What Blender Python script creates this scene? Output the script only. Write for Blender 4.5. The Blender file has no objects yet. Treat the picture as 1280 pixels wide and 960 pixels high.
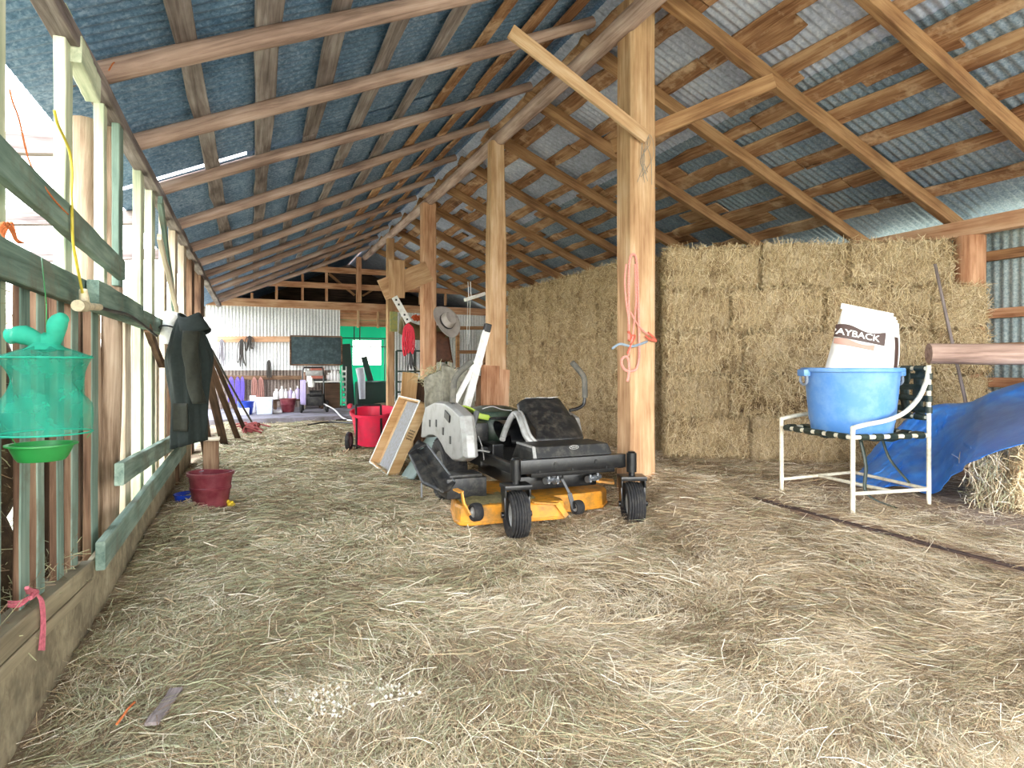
import bpy, bmesh, math, random
import numpy as np
from mathutils import Vector, Matrix, Euler
random.seed(11)
RNG = np.random.default_rng(11)
sc = bpy.context.scene
COL = sc.collection
PI = math.pi
# ------------------------------------------------------------------ camera
H, F, YAW = 1.15, 780.0, math.radians(22.62)
CY, SY = math.cos(YAW), math.sin(YAW)
cam = bpy.data.cameras.new('camera'); camo = bpy.data.objects.new('camera', cam); COL.objects.link(camo)
camo.location = (0, 0, H); camo.rotation_euler = (PI/2, 0, -YAW)
cam.sensor_width = 36; cam.lens = F/1280*36; cam.shift_y = -25/1280; cam.clip_start = .05
sc.camera = camo

def W(u, v, x=None, y=None, z=None, zc=None):
    """the place in the barn seen at (u, v) of the photograph, on the plane x, y or z"""
    r = (u-640)/F; dx = r*CY+SY; dy = CY-r*SY; dz = (455-v)/F
    t = zc if zc is not None else x/dx if x is not None else y/dy if y is not None else (z-H)/dz
    return Vector((dx*t, dy*t, H+dz*t))

# ------------------------------------------------------------------ materials
def lin(h):
    h = h.lstrip('#'); o = []
    for i in (0, 2, 4):
        c = int(h[i:i+2], 16)/255
        o.append(c/12.92 if c <= .04045 else ((c+.055)/1.055)**2.4)
    return (*o, 1)

def newmat(name):
    m = bpy.data.materials.new(name); m.use_nodes = True
    nt = m.node_tree
    return m, nt, nt.nodes['Principled BSDF']

def node(nt, kind, **kw):
    n = nt.nodes.new(kind)
    for k, v in kw.items():
        if k in n.inputs: n.inputs[k].default_value = v
        else: setattr(n, k, v)
    return n

def ramp(nt, stops):
    n = nt.nodes.new('ShaderNodeValToRGB'); e = n.color_ramp.elements
    while len(e) < len(stops): e.new(.5)
    for el, (p, c) in zip(e, stops): el.position = p; el.color = lin(c) if isinstance(c, str) else c
    return n

def wood(name, cols, scale=1.0, rough=.85, bump=.35, stain=None, knots=True):
    """timber whose grain runs along the object's own x axis"""
    m, nt, b = newmat(name); L = nt.links.new
    tc = node(nt, 'ShaderNodeTexCoord'); oi = node(nt, 'ShaderNodeObjectInfo')
    off = node(nt, 'ShaderNodeVectorMath', operation='SCALE'); off.inputs[0].default_value = (13.1, 7.7, 5.3)
    L(oi.outputs['Random'], off.inputs['Scale'])
    add = node(nt, 'ShaderNodeVectorMath', operation='ADD'); L(tc.outputs['Object'], add.inputs[0]); L(off.outputs[0], add.inputs[1])
    mp = node(nt, 'ShaderNodeMapping'); mp.inputs['Scale'].default_value = (1.6*scale, 34*scale, 34*scale); L(add.outputs[0], mp.inputs[0])
    n1 = node(nt, 'ShaderNodeTexNoise', Scale=1.0, Detail=6.0, Roughness=.65, Distortion=.6); L(mp.outputs[0], n1.inputs['Vector'])
    mp2 = node(nt, 'ShaderNodeMapping'); mp2.inputs['Scale'].default_value = (2.2*scale, 7*scale, 7*scale); L(add.outputs[0], mp2.inputs[0])
    n2 = node(nt, 'ShaderNodeTexNoise', Scale=1.0, Detail=4.0); L(mp2.outputs[0], n2.inputs['Vector'])
    mx = node(nt, 'ShaderNodeMath', operation='MULTIPLY_ADD'); L(n2.outputs['Fac'], mx.inputs[0]); mx.inputs[1].default_value = .7
    sb = node(nt, 'ShaderNodeMath', operation='MULTIPLY_ADD'); L(oi.outputs['Random'], sb.inputs[0]); sb.inputs[1].default_value = .16; sb.inputs[2].default_value = -.26
    ad = node(nt, 'ShaderNodeMath', operation='MULTIPLY_ADD'); L(n1.outputs['Fac'], ad.inputs[0]); ad.inputs[1].default_value = .75; L(sb.outputs[0], ad.inputs[2])
    L(ad.outputs[0], mx.inputs[2])
    k = len(cols)
    rp = ramp(nt, [(.24+.5*i/(k-1), c) for i, c in enumerate(cols)]); L(mx.outputs[0], rp.inputs[0])
    out = rp.outputs[0]
    if stain:
        n3 = node(nt, 'ShaderNodeTexNoise', Scale=3.0*scale, Detail=5.0, Roughness=.7); L(add.outputs[0], n3.inputs['Vector'])
        r3 = ramp(nt, [(.52, (0, 0, 0, 1)), (.66, (1, 1, 1, 1))]); L(n3.outputs['Fac'], r3.inputs[0])
        mix = node(nt, 'ShaderNodeMix', data_type='RGBA'); L(r3.outputs[0], mix.inputs[0]); L(out, mix.inputs[6]); mix.inputs[7].default_value = lin(stain)
        out = mix.outputs[2]
    L(out, b.inputs['Base Color']); b.inputs['Roughness'].default_value = rough; b.inputs['Specular IOR Level'].default_value = .25
    bp = node(nt, 'ShaderNodeBump', Strength=bump, Distance=.01); L(n1.outputs['Fac'], bp.inputs['Height']); L(bp.outputs[0], b.inputs['Normal'])
    return m

def plain(name, col, rough=.5, metal=0., dirt=None, dirt_amt=.5, scale=9., spec=.5, bump=0.):
    m, nt, b = newmat(name); L = nt.links.new
    tc = node(nt, 'ShaderNodeTexCoord')
    n = node(nt, 'ShaderNodeTexNoise', Scale=scale, Detail=6.0, Roughness=.7); L(tc.outputs['Object'], n.inputs['Vector'])
    c = lin(col); d = lin(dirt) if dirt else tuple(x*.72 for x in c[:3])+(1,)
    rp = ramp(nt, [(.5-.14*dirt_amt if dirt else .35, c), (.5+.3*(1.2-dirt_amt) if dirt else .8, d)]); L(n.outputs['Fac'], rp.inputs[0])
    L(rp.outputs[0], b.inputs['Base Color'])
    b.inputs['Roughness'].default_value = rough; b.inputs['Metallic'].default_value = metal; b.inputs['Specular IOR Level'].default_value = spec
    if bump:
        bp = node(nt, 'ShaderNodeBump', Strength=bump, Distance=.01); L(n.outputs['Fac'], bp.inputs['Height']); L(bp.outputs[0], b.inputs['Normal'])
    return m

def galv(name, a, bcol, c, rough=.5, scale=16., metal=.25):
    """spangled sheet iron with streaks down the sheet"""
    m, nt, b = newmat(name); L = nt.links.new
    tc = node(nt, 'ShaderNodeTexCoord')
    v = node(nt, 'ShaderNodeTexVoronoi', Scale=scale*5.0); L(tc.outputs['Object'], v.inputs['Vector'])
    n = node(nt, 'ShaderNodeTexNoise', Scale=1.1, Detail=5.0, Roughness=.65); L(tc.outputs['Object'], n.inputs['Vector'])
    n2 = node(nt, 'ShaderNodeTexNoise', Scale=scale*2, Detail=5.0, Roughness=.75); L(tc.outputs['Object'], n2.inputs['Vector'])
    s = node(nt, 'ShaderNodeSeparateColor'); L(v.outputs['Color'], s.inputs[0])
    m1 = node(nt, 'ShaderNodeMath', operation='MULTIPLY_ADD'); L(s.outputs[0], m1.inputs[0]); m1.inputs[1].default_value = .22; L(n2.outputs['Fac'], m1.inputs[2])
    m2 = node(nt, 'ShaderNodeMath', operation='MULTIPLY_ADD'); L(n.outputs['Fac'], m2.inputs[0]); m2.inputs[1].default_value = .8; L(m1.outputs[0], m2.inputs[2])
    m3 = node(nt, 'ShaderNodeMath', operation='MULTIPLY'); L(m2.outputs[0], m3.inputs[0]); m3.inputs[1].default_value = .5
    rp = ramp(nt, [(.36, a), (.5, bcol), (.66, c)]); L(m3.outputs[0], rp.inputs[0]); L(rp.outputs[0], b.inputs['Base Color'])
    b.inputs['Metallic'].default_value = metal; b.inputs['Roughness'].default_value = rough
    return m

def cloth(name, col, rough=.9, scale=60., alpha=None, weave=.3):
    m, nt, b = newmat(name); L = nt.links.new
    tc = node(nt, 'ShaderNodeTexCoord')
    n = node(nt, 'ShaderNodeTexNoise', Scale=scale, Detail=3.0); L(tc.outputs['Object'], n.inputs['Vector'])
    c = lin(col); rp = ramp(nt, [(.3, tuple(x*.75 for x in c[:3])+(1,)), (.7, tuple(min(1, x*1.2) for x in c[:3])+(1,))]); L(n.outputs['Fac'], rp.inputs[0])
    L(rp.outputs[0], b.inputs['Base Color']); b.inputs['Roughness'].default_value = rough
    bp = node(nt, 'ShaderNodeBump', Strength=weave, Distance=.004); L(n.outputs['Fac'], bp.inputs['Height']); L(bp.outputs[0], b.inputs['Normal'])
    return m

M = {}
M['pine'] = wood('sawn_pine', ['#7d5c40', '#a98260', '#c39e78', '#d6b797'], bump=.25)
M['pine_red'] = wood('reddish_timber', ['#6b4630', '#a87656', '#c99a78', '#dcb594'], bump=.3)
M['rafter'] = wood('aged_rafter', ['#4d3524', '#7c583e', '#9d7653', '#b68f68'], bump=.4)
M['pole'] = wood('peeled_pole', ['#5f4c44', '#8c7267', '#ad9184', '#c3aba0'], bump=.6)
M['ridge'] = wood('ridge_log', ['#7b6258', '#a98f84', '#c9b0a5', '#dccac0'], bump=.6)
M['batten'] = wood('brown_batten', ['#4a3325', '#80593f', '#a67c5b', '#c8a27e'], bump=.5, stain='#d3b191')
M['batten_grey'] = wood('grey_batten', ['#463d3a', '#6d615e', '#8f8380', '#afa5a2'], bump=.6)
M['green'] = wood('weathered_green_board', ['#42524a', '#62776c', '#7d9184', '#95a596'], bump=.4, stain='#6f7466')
M['greenlit'] = wood('lit_green_board', ['#84907a', '#aab498', '#cbd0b5', '#e6e6d0'], bump=.35)  # green board paled towards cream: daylight on the uprights put into the colour
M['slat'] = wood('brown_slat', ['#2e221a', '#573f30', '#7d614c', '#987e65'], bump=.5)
M['slatpale'] = wood('pale_lit_slat', ['#8a7865', '#b3a28c', '#d2c4ae', '#e6dac6'], bump=.35)  # pale wood; on the far slats and uprights it paints daylight
M['bark'] = wood('rough_bark', ['#3f3026', '#7a6450', '#a8907a', '#c6b29a'], scale=.8, bump=1.0)
M['skirt'] = wood('dusty_skirt', ['#5d5444', '#7f745e', '#9a8e74', '#aea287'], scale=.6, bump=.2, stain='#6b6250')
M['ply'] = wood('plywood', ['#8f6a42', '#b08a5c', '#c6a275', '#d4b48a'], scale=.7, bump=.12)
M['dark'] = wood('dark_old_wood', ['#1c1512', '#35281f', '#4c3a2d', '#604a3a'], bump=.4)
M['deckwood'] = wood('worn_deck_board', ['#5b473c', '#87705f', '#a58d7a', '#b9a390'], bump=.25)
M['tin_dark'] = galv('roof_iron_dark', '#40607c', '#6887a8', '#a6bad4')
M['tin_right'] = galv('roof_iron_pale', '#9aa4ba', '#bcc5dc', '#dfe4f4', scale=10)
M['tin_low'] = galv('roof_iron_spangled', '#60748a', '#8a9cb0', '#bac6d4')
M['tin_dusty'] = galv('dusty_iron', '#5a4e48', '#7b6d66', '#978a86')
M['tin_wall'] = galv('wall_iron', '#b3b6b9', '#d6d8da', '#efeff0', metal=.1)
M['tin_side'] = galv('side_wall_iron', '#62747a', '#93a3a6', '#c0c9c8', metal=.2)
M['black'] = plain('black_paint', '#0e0f12', .32, dirt='#34332f', dirt_amt=.2, scale=14)
M['blackplastic'] = plain('dusty_black_plastic', '#1a1b1d', .45, dirt='#56524a', dirt_amt=.25, scale=16)
M['rubber'] = plain('tyre_rubber', '#1c1c1f', .8, dirt='#46423c', dirt_amt=.25, scale=22)
M['silver'] = plain('silver_plastic', '#a3a3a1', .35, .15, dirt='#7a7770', dirt_amt=.3)
M['steel'] = plain('bare_steel', '#9a9ea3', .35, .8)
M['orange'] = plain('deck_orange', '#e0982f', .45, dirt='#8a6a3c', dirt_amt=.55, scale=8)
M['white'] = plain('white_paint', '#eeeeea', .5, dirt='#b8b4aa', dirt_amt=.2)
M['cream'] = plain('cream_tube', '#ebe5d2', .4, dirt='#b7a98c', dirt_amt=.35, scale=12)
M['hose'] = plain('yellow_hose', '#c9b640', .5)
# ------------------------------------------------------------------ mesh helpers
class MB:
    """collects faces for ONE mesh"""
    def __init__(s): s.v = []; s.f = []; s.mi = []; s.cur = 0
    def add(s, vs, fs, mat=None):
        o = len(s.v)
        s.v += [tuple(mat @ Vector(p)) if mat is not None else tuple(p) for p in vs]
        s.f += [tuple(i+o for i in f) for f in fs]; s.mi += [s.cur]*len(fs)
        return s
    def box(s, c, d, rot=None, bev=0.):
        x, y, z = d[0]/2, d[1]/2, d[2]/2
        m = Matrix.Translation(c)
        if rot is not None: m = m @ (rot.to_4x4() if not isinstance(rot, Euler) else rot.to_matrix().to_4x4())
        if bev > 0:
            bm = bmesh.new(); bmesh.ops.create_cube(bm, size=1)
            for w in bm.verts: w.co = Vector((w.co.x*d[0], w.co.y*d[1], w.co.z*d[2]))
            bmesh.ops.bevel(bm, geom=bm.edges[:], offset=bev, segments=2, affect='EDGES', profile=.6)
            bm.verts.index_update()
            s.add([w.co[:] for w in bm.verts], [[w.index for w in f.verts] for f in bm.faces], m); bm.free(); return s
        vs = [(i*x, j*y, k*z) for i in (-1, 1) for j in (-1, 1) for k in (-1, 1)]
        return s.add(vs, [(0, 1, 3, 2), (4, 6, 7, 5), (0, 4, 5, 1), (2, 3, 7, 6), (0, 2, 6, 4), (1, 5, 7, 3)], m)
    def bar(s, p, q, w, t, up=(0, 0, 1), bev=0.):
        p, q = Vector(p), Vector(q); X = (q-p); L = X.length; X.normalize()
        Y = Vector(up).cross(X)
        if Y.length < 1e-4: Y = Vector((0, 1, 0)).cross(X)
        Y.normalize(); Z = X.cross(Y)
        return s.box((p+q)/2, (L, w, t), Matrix((X, Y, Z)).transposed(), bev)
    def tube(s, pts, r, n=10, cap=True, closed=False):
        pts = [Vector(p) for p in pts]; k = len(pts)
        rs = r if isinstance(r, (list, tuple)) else [r]*k
        T = []
        for i in range(k):
            a = pts[(i-1) % k] if closed else pts[max(i-1, 0)]; b = pts[(i+1) % k] if closed else pts[min(i+1, k-1)]
            t = (b-a); T.append(t.normalized() if t.length > 1e-9 else Vector((0, 0, 1)))
        u = T[0].orthogonal().normalized(); o = len(s.v); vs = []
        for i in range(k):
            u = (u-T[i]*u.dot(T[i])); u = u.normalized() if u.length > 1e-6 else T[i].orthogonal().normalized()
            w = T[i].cross(u)
            vs += [tuple(pts[i]+(u*math.cos(2*PI*j/n)+w*math.sin(2*PI*j/n))*rs[i]) for j in range(n)]
        fs = [(i*n+j, i*n+(j+1) % n, ((i+1) % k)*n+(j+1) % n, ((i+1) % k)*n+j) for i in range(k if closed else k-1) for j in range(n)]
        if cap and not closed: fs += [tuple(range(n-1, -1, -1)), tuple((k-1)*n+j for j in range(n))]
        return s.add(vs, fs)
    def lathe(s, prof, n=24, m=None, sx=1., sy=1., arc=2*PI, cap0=False, cap1=False):
        full = abs(arc-2*PI) < 1e-6; c = n if full else n+1
        vs = [(r*math.cos(arc*j/n)*sx, r*math.sin(arc*j/n)*sy, z) for r, z in prof for j in range(c)]
        fs = []
        for i in range(len(prof)-1):
            for j in range(n):
                a, b = i*c+j, i*c+(j+1) % c
                fs.append((a, b, b+c, a+c))
        if cap0: fs.append(tuple(range(n-1, -1, -1)))
        if cap1: fs.append(tuple((len(prof)-1)*c+j for j in range(n)))
        return s.add(vs, fs, m)
    def grid(s, fn, nu, nv, m=None):
        vs = [tuple(fn(i/nu, j/nv)) for i in range(nu+1) for j in range(nv+1)]
        fs = [(i*(nv+1)+j, (i+1)*(nv+1)+j, (i+1)*(nv+1)+j+1, i*(nv+1)+j+1) for i in range(nu) for j in range(nv)]
        return s.add(vs, fs, m)
    def loft(s, rings, cap=True, m=None):
        n = len(rings[0]); k = len(rings)
        vs = [tuple(p) for r in rings for p in r]
        fs = [(i*n+j, i*n+(j+1) % n, (i+1)*n+(j+1) % n, (i+1)*n+j) for i in range(k-1) for j in range(n)]
        if cap: fs += [tuple(range(n-1, -1, -1)), tuple((k-1)*n+j for j in range(n))]
        return s.add(vs, fs, m)
    def prism(s, poly, axis, a, b, m=None):
        """a 2-d outline pushed along an axis from a to b"""
        def p3(p, t): return {'x': (t, p[0], p[1]), 'y': (p[0], t, p[1]), 'z': (p[0], p[1], t)}[axis]
        return s.loft([[p3(p, a) for p in poly], [p3(p, b) for p in poly]], True, m)
    def build(s, name, mat, parent=None, loc=None, rot=None, smooth=False, thick=0., sub=0, bevel=0.):
        me = bpy.data.meshes.new(name); me.from_pydata(s.v, [], s.f)
        mats = mat if isinstance(mat, (list, tuple)) else [mat]
        for k in mats: me.materials.append(M[k] if isinstance(k, str) else k)
        if len(mats) > 1: me.polygons.foreach_set('material_index', s.mi)
        bm = bmesh.new(); bm.from_mesh(me); bmesh.ops.recalc_face_normals(bm, faces=bm.faces[:]); bm.to_mesh(me); bm.free()
        if smooth:
            me.shade_smooth()
            try: me.set_sharp_from_angle(angle=math.radians(42))
            except Exception: pass
        o = bpy.data.objects.new(name, me); COL.objects.link(o)
        if loc is not None: o.location = loc
        if rot is not None: o.rotation_euler = rot
        if thick:
            md = o.modifiers.new('thick', 'SOLIDIFY'); md.thickness = thick; md.offset = 0
        if bevel:
            md = o.modifiers.new('bevel', 'BEVEL'); md.width = bevel; md.segments = 2; md.limit_method = 'ANGLE'
        if sub:
            md = o.modifiers.new('sub', 'SUBSURF'); md.levels = sub; md.render_levels = sub
        if parent is not None: o.parent = parent
        return o

def tag(o, label=None, cat=None, group=None, kind=None):
    if label: o['label'] = label
    if cat: o['category'] = cat
    if group: o['group'] = group
    if kind: o['kind'] = kind
    return o
def thing(name, label, cat, loc=(0, 0, 0), rz=0., group=None):
    o = bpy.data.objects.new(name, None); COL.objects.link(o); o.empty_display_size = .1
    o.location = loc; o.rotation_euler = (0, 0, rz)
    return tag(o, label, cat, group)
def copy_tree(o, parent=None):
    c = o.copy(); COL.objects.link(c); c.parent = parent
    for ch in o.children: copy_tree(ch, c)
    return c
ORD = ['first', 'second', 'third', 'fourth', 'fifth', 'sixth', 'seventh', 'eighth', 'ninth', 'tenth', 'eleventh', 'twelfth', 'thirteenth',
       'fourteenth', 'fifteenth', 'sixteenth', 'seventeenth', 'eighteenth', 'nineteenth', 'twentieth']
NUM = ['one', 'two', 'three', 'four', 'five', 'six', 'seven', 'eight', 'nine', 'ten', 'eleven', 'twelve', 'thirteen']

def frame(p, q, up=(0, 0, 1)):
    p, q = Vector(p), Vector(q); X = (q-p).normalized(); Y = Vector(up).cross(X)
    if Y.length < 1e-3: Y = Vector((0, 1, 0)).cross(X)
    Y.normalize(); Z = X.cross(Y)
    m = Matrix((X, Y, Z)).transposed().to_4x4(); m.translation = p
    return m, (q-p).length

def board(name, p, q, w, t, mat, up=(0, 0, 1), parent=None, rough=0.004, n=6, bev=.004, warp=0.):
    """a sawn board from p to q: w across (local y), t along local z (the way `up` points)"""
    m, L = frame(p, q, up); mb = MB()
    n = max(1, n); rings = []
    ph = random.random()*9
    b = min(bev, w*.2, t*.2)
    for i in range(n+1):
        s = i/n*L; j = lambda: random.uniform(-rough, rough)
        dz = warp*math.sin(PI*i/n); dy = warp*.5*math.sin(2*PI*i/n+ph)
        y0, y1, z0, z1 = -w/2+j()+dy, w/2+j()+dy, -t/2+j()*.5+dz, t/2+j()*.5+dz
        rings.append([(s, y0+b, z0), (s, y1-b, z0), (s, y1, z0+b), (s, y1, z1-b), (s, y1-b, z1), (s, y0+b, z1), (s, y0, z1-b), (s, y0, z0+b)])
    mb.loft(rings)
    o = mb.build(name, mat, parent); o.matrix_world = m
    return o

def log(name, p, q, r0, r1, mat, parent=None, wob=.012, n=12, seg=14, lump=.05):
    m, L = frame(p, q); rings = []
    a, c = random.random()*9, random.random()*9
    for i in range(seg+1):
        s = i/seg; r = r0+(r1-r0)*s; oy, oz = wob*math.sin(a+5*s), wob*math.cos(c+4*s)
        rings.append([(s*L, oy+r*math.cos(2*PI*j/n)*(1+random.uniform(-lump, lump)), oz+r*math.sin(2*PI*j/n)*(1+random.uniform(-lump, lump))) for j in range(n)])
    o = MB().loft(rings).build(name, mat, parent, smooth=True); o.matrix_world = m
    return o

def corrugated(name, origin, along, down, width, length, mat, pitch=.076, amp=.0065, rows=1, kind='structure', sag=0.):
    """iron sheet: waves repeat `along`, run `down`"""
    A, D = Vector(along).normalized(), Vector(down).normalized(); N = A.cross(D).normalized()
    n = max(2, int(width/pitch*6)); vs = []; fs = []
    for j in range(rows+1):
        for i in range(n+1):
            s = i/n*width
            vs.append(A*s+D*(j/rows*length)+N*(amp*math.sin(2*PI*s/pitch)+random.uniform(-1, 1)*sag))
    for j in range(rows):
        for i in range(n):
            a = j*(n+1)+i; fs.append((a, a+1, a+n+2, a+n+1))
    mb = MB(); mb.v = [tuple(v) for v in vs]; mb.f = fs; mb.mi = [0]*len(fs)
    o = mb.build(name, mat, smooth=True, loc=origin)
    for p in o.data.polygons: p.use_smooth = True
    if kind: o['kind'] = kind
    return o

# ------------------------------------------------------------------ the ground: trodden hay
RX, RZ = 2.70, 4.07           # ridge line (rafter centre line)
LX, LZ = -.6486, 2.583        # left eave
EX, EZ = 6.22, 2.565          # right eave
SL, SR = (RZ-LZ)/(RX-LX), (RZ-EZ)/(EX-RX)
def sstep(a, b, t):
    t = min(1, max(0, (t-a)/(b-a))); return t*t*(3-2*t)
PLX, PLZ = 3.32, .2           # edge and height of the plank platform
from mathutils import noise as _N
def ground(x, y):
    z = .155*sstep(2.25, 3.25, x)*(1-.0*y)
    z += .14*math.exp(-((x-3.08)**2/.10+(y-4.25)**2/.5))*(1-sstep(2.95, 3.6, x)*.4)
    z += .085*math.exp(-((x-2.82)**2/.08+(y-3.68)**2/.10))
    z += .022*_N.noise(Vector((x*1.3, y*1.3, 0)))+.022*_N.noise(Vector((x*3.6, y*3.6, 3)))+.012*_N.noise(Vector((x*9, y*9, 5)))
    z += .09*math.exp(-((x+.45)**2/.03))*sstep(3.6, 5., y)*.6
    if x > PLX: z = min(z, PLZ-.012)
    return z-.01
# ------------------------------------------------------------------ setting: floor, outside ground
def hay_ground_mat():
    m, nt, b = newmat('trodden_hay'); L = nt.links.new
    tc = node(nt, 'ShaderNodeTexCoord')
    n = node(nt, 'ShaderNodeTexNoise', Scale=1.3, Detail=7.0, Roughness=.7); L(tc.outputs['Object'], n.inputs['Vector'])
    rp = ramp(nt, [(.36, '#66533f'), (.46, '#9c8872'), (.58, '#b8a58d'), (.72, '#d0c0a8')]); L(n.outputs['Fac'], rp.inputs[0])
    n2 = node(nt, 'ShaderNodeTexNoise', Scale=75.0, Detail=4.0, Distortion=4.0); L(tc.outputs['Object'], n2.inputs['Vector'])
    mix = node(nt, 'ShaderNodeMix', data_type='RGBA', blend_type='OVERLAY'); mix.inputs[0].default_value = .55
    L(rp.outputs[0], mix.inputs[6]); L(n2.outputs['Fac'], mix.inputs[7]); L(mix.outputs[2], b.inputs['Base Color'])
    b.inputs['Roughness'].default_value = .95; b.inputs['Specular IOR Level'].default_value = .1
    bp = node(nt, 'ShaderNodeBump', Strength=.6, Distance=.03); L(n2.outputs['Fac'], bp.inputs['Height']); L(bp.outputs[0], b.inputs['Normal'])
    return m
M['ground'] = hay_ground_mat()
mb = MB(); nx, ny = 200, 420
mb.grid(lambda a, c: (-.72+a*7.1, -.8+c*17.2, ground(-.72+a*7.1, -.8+c*17.2)), nx, ny)
fl = mb.build('floor', 'ground', smooth=True); fl['kind'] = 'structure'
M['outground'] = plain('pale_outside_ground', '#b9b29a', .95, dirt='#8f9a70', scale=1.2)
mb = MB(); mb.grid(lambda a, c: (-40+a*80, -30+c*90, -.16-.002*abs(a-.5)), 8, 8)
tag(mb.build('ground_outside', 'outground'), kind='structure')
# concrete step and slab at the far end
M['concrete'] = plain('far_concrete', '#8a8590', .9, dirt='#5d574f', scale=2.5)
mb = MB(); mb.box((2.0, 14.75, .03), (6.2, 3.3, .12)); tag(mb.build('floor_slab', 'concrete', bevel=.01), kind='structure')

# loose straw on the ground
STRAW = ['#dcc8a8', '#c8b08c', '#f2e6d0', '#a8a580', '#8a7259', '#b9b896']
for i, c in enumerate(STRAW):
    m, nt, b = newmat('straw_tone_%d' % i); b.inputs['Base Color'].default_value = lin(c); b.inputs['Roughness'].default_value = .75
    b.inputs['Specular IOR Level'].default_value = .25; M['straw%d' % i] = m
def straw_mesh(name, P, D, N, Ln, wd, tone, curl=.25, tones=STRAW):
    """ribbons: P start centre, D direction, N bend normal, Ln lengths, wd widths"""
    k = len(P); S = np.cross(D, N); S /= np.linalg.norm(S, axis=1)[:, None]+1e-9
    V = np.empty((k, 6, 3)); cu = (RNG.uniform(-1, 1, k)*curl*Ln)[:, None]
    for i, t in enumerate((-.5, 0, .5)):
        c = P+D*(Ln*t)[:, None]+S*cu*(.25-t*t)*1.6+N*(np.abs(cu)*.25)*(.25-t*t)
        V[:, 2*i] = c-S*wd[:, None]*.5; V[:, 2*i+1] = c+S*wd[:, None]*.5
    me = bpy.data.meshes.new(name); me.vertices.add(6*k); me.vertices.foreach_set('co', V.reshape(-1))
    b = (np.arange(k)*6)[:, None]
    I = np.concatenate([b+np.array([[0, 1, 3, 2]]), b+np.array([[2, 3, 5, 4]])], 1).reshape(-1)
    me.loops.add(8*k); me.loops.foreach_set('vertex_index', I.astype(np.int32))
    me.polygons.add(2*k); me.polygons.foreach_set('loop_start', (np.arange(2*k)*4).astype(np.int32))
    try: me.polygons.foreach_set('loop_total', np.full(2*k, 4, np.int32))
    except Exception: pass
    for i in range(len(tones)): me.materials.append(M['straw%d' % i])
    me.polygons.foreach_set('material_index', np.repeat(tone, 2).astype(np.int32))
    me.update(calc_edges=True); me.validate()
    return me
def scatter_floor(k, xr, yr, lmin, lmax, wd, lift, clump=True):
    x = RNG.uniform(*xr, k*2); y = yr[0]+(yr[1]-yr[0])*RNG.uniform(0, 1, k*2)**1.6
    keep = []
    for i in range(len(x)):
        if x[i] > PLX-.02 and RNG.random() < (.5 if x[i] < 3.9 or y[i] > 3.9 else .86): continue
        n = _N.noise(Vector((x[i]*1.5, y[i]*1.5, 7)))+.6*_N.noise(Vector((x[i]*.5, y[i]*.5, 2)))
        if RNG.random() < .62+1.3*n+.28*(x[i]-1.2) or not clump: keep.append(i)
        if len(keep) >= k: break
    x, y = x[keep], y[keep]; k = len(x)
    z = np.array([max(ground(a, b), PLZ if a > PLX else -1) for a, b in zip(x, y)])
    flow = np.array([_N.noise(Vector((a*.8, b*.8, 11))) for a, b in zip(x, y)])*3.2+RNG.normal(0, .75, k)
    el = RNG.normal(0, .13, k)
    D = np.stack([np.cos(flow)*np.cos(el), np.sin(flow)*np.cos(el), np.sin(el)], 1)
    N = np.stack([RNG.normal(0, .35, k), RNG.normal(0, .35, k), np.ones(k)], 1); N /= np.linalg.norm(N, axis=1)[:, None]
    Ln = RNG.uniform(lmin, lmax, k)
    P = np.stack([x, y, z+RNG.uniform(.002, lift, k)], 1)
    g = 1/(1+np.exp((x-1.0-.25*(y-3))*2.0))                 # straw tones turn greener towards the slatted wall
    u = RNG.random(k); tone = np.empty(k, int)
    cl = 1/(1+np.exp(-9*np.array([_N.noise(Vector((a*1.7, b*1.7, 21)))+.5*_N.noise(Vector((a*5, b*5, 22))) for a, b in zip(x, y)])))   # paler and browner drifts
    pg = np.stack([.30-.22*g, .22-.05*g, .24-.14*g, .05+.24*g, .15+.0*g, .04+.17*g], 1); pg = pg*np.stack([.45+1.1*cl, 1.0+0*cl, .3+1.4*cl, 1.2-.4*cl, 1.9-1.7*cl, 1.1-.2*cl], 1); pg /= pg.sum(1)[:, None]; c = np.cumsum(pg, 1)
    tone = (u[:, None] > c).sum(1).clip(0, 5)
    return P, D, N, Ln, np.full(k, wd)*RNG.uniform(.6, 1.4, k)*np.clip(y/3.2, .5, 1.4), tone
A = [scatter_floor(135000, (-.62, 4.4), (1.1, 4.6), .03, .13, .0022, .022, False),
     scatter_floor(70000, (-.62, 5.4), (1.2, 7.5), .05, .18, .003, .035),
     scatter_floor(42000, (-.6, 4.6), (4., 9.), .06, .2, .0036, .03, False),
     scatter_floor(24000, (-.5, 3.6), (7.5, 12.9), .08, .25, .006, .03, False),
     scatter_floor(1300, (-.3, 4.4), (1.4, 6.), .16, .40, .0028, .05, False)]
me = straw_mesh('loose_straw', *[np.concatenate([a[i] for a in A]) for i in range(6)])
o = bpy.data.objects.new('loose_straw', me); COL.objects.link(o)
tag(o, 'loose trampled hay and straw strewn over the whole barn floor', 'straw', kind='stuff')

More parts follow.
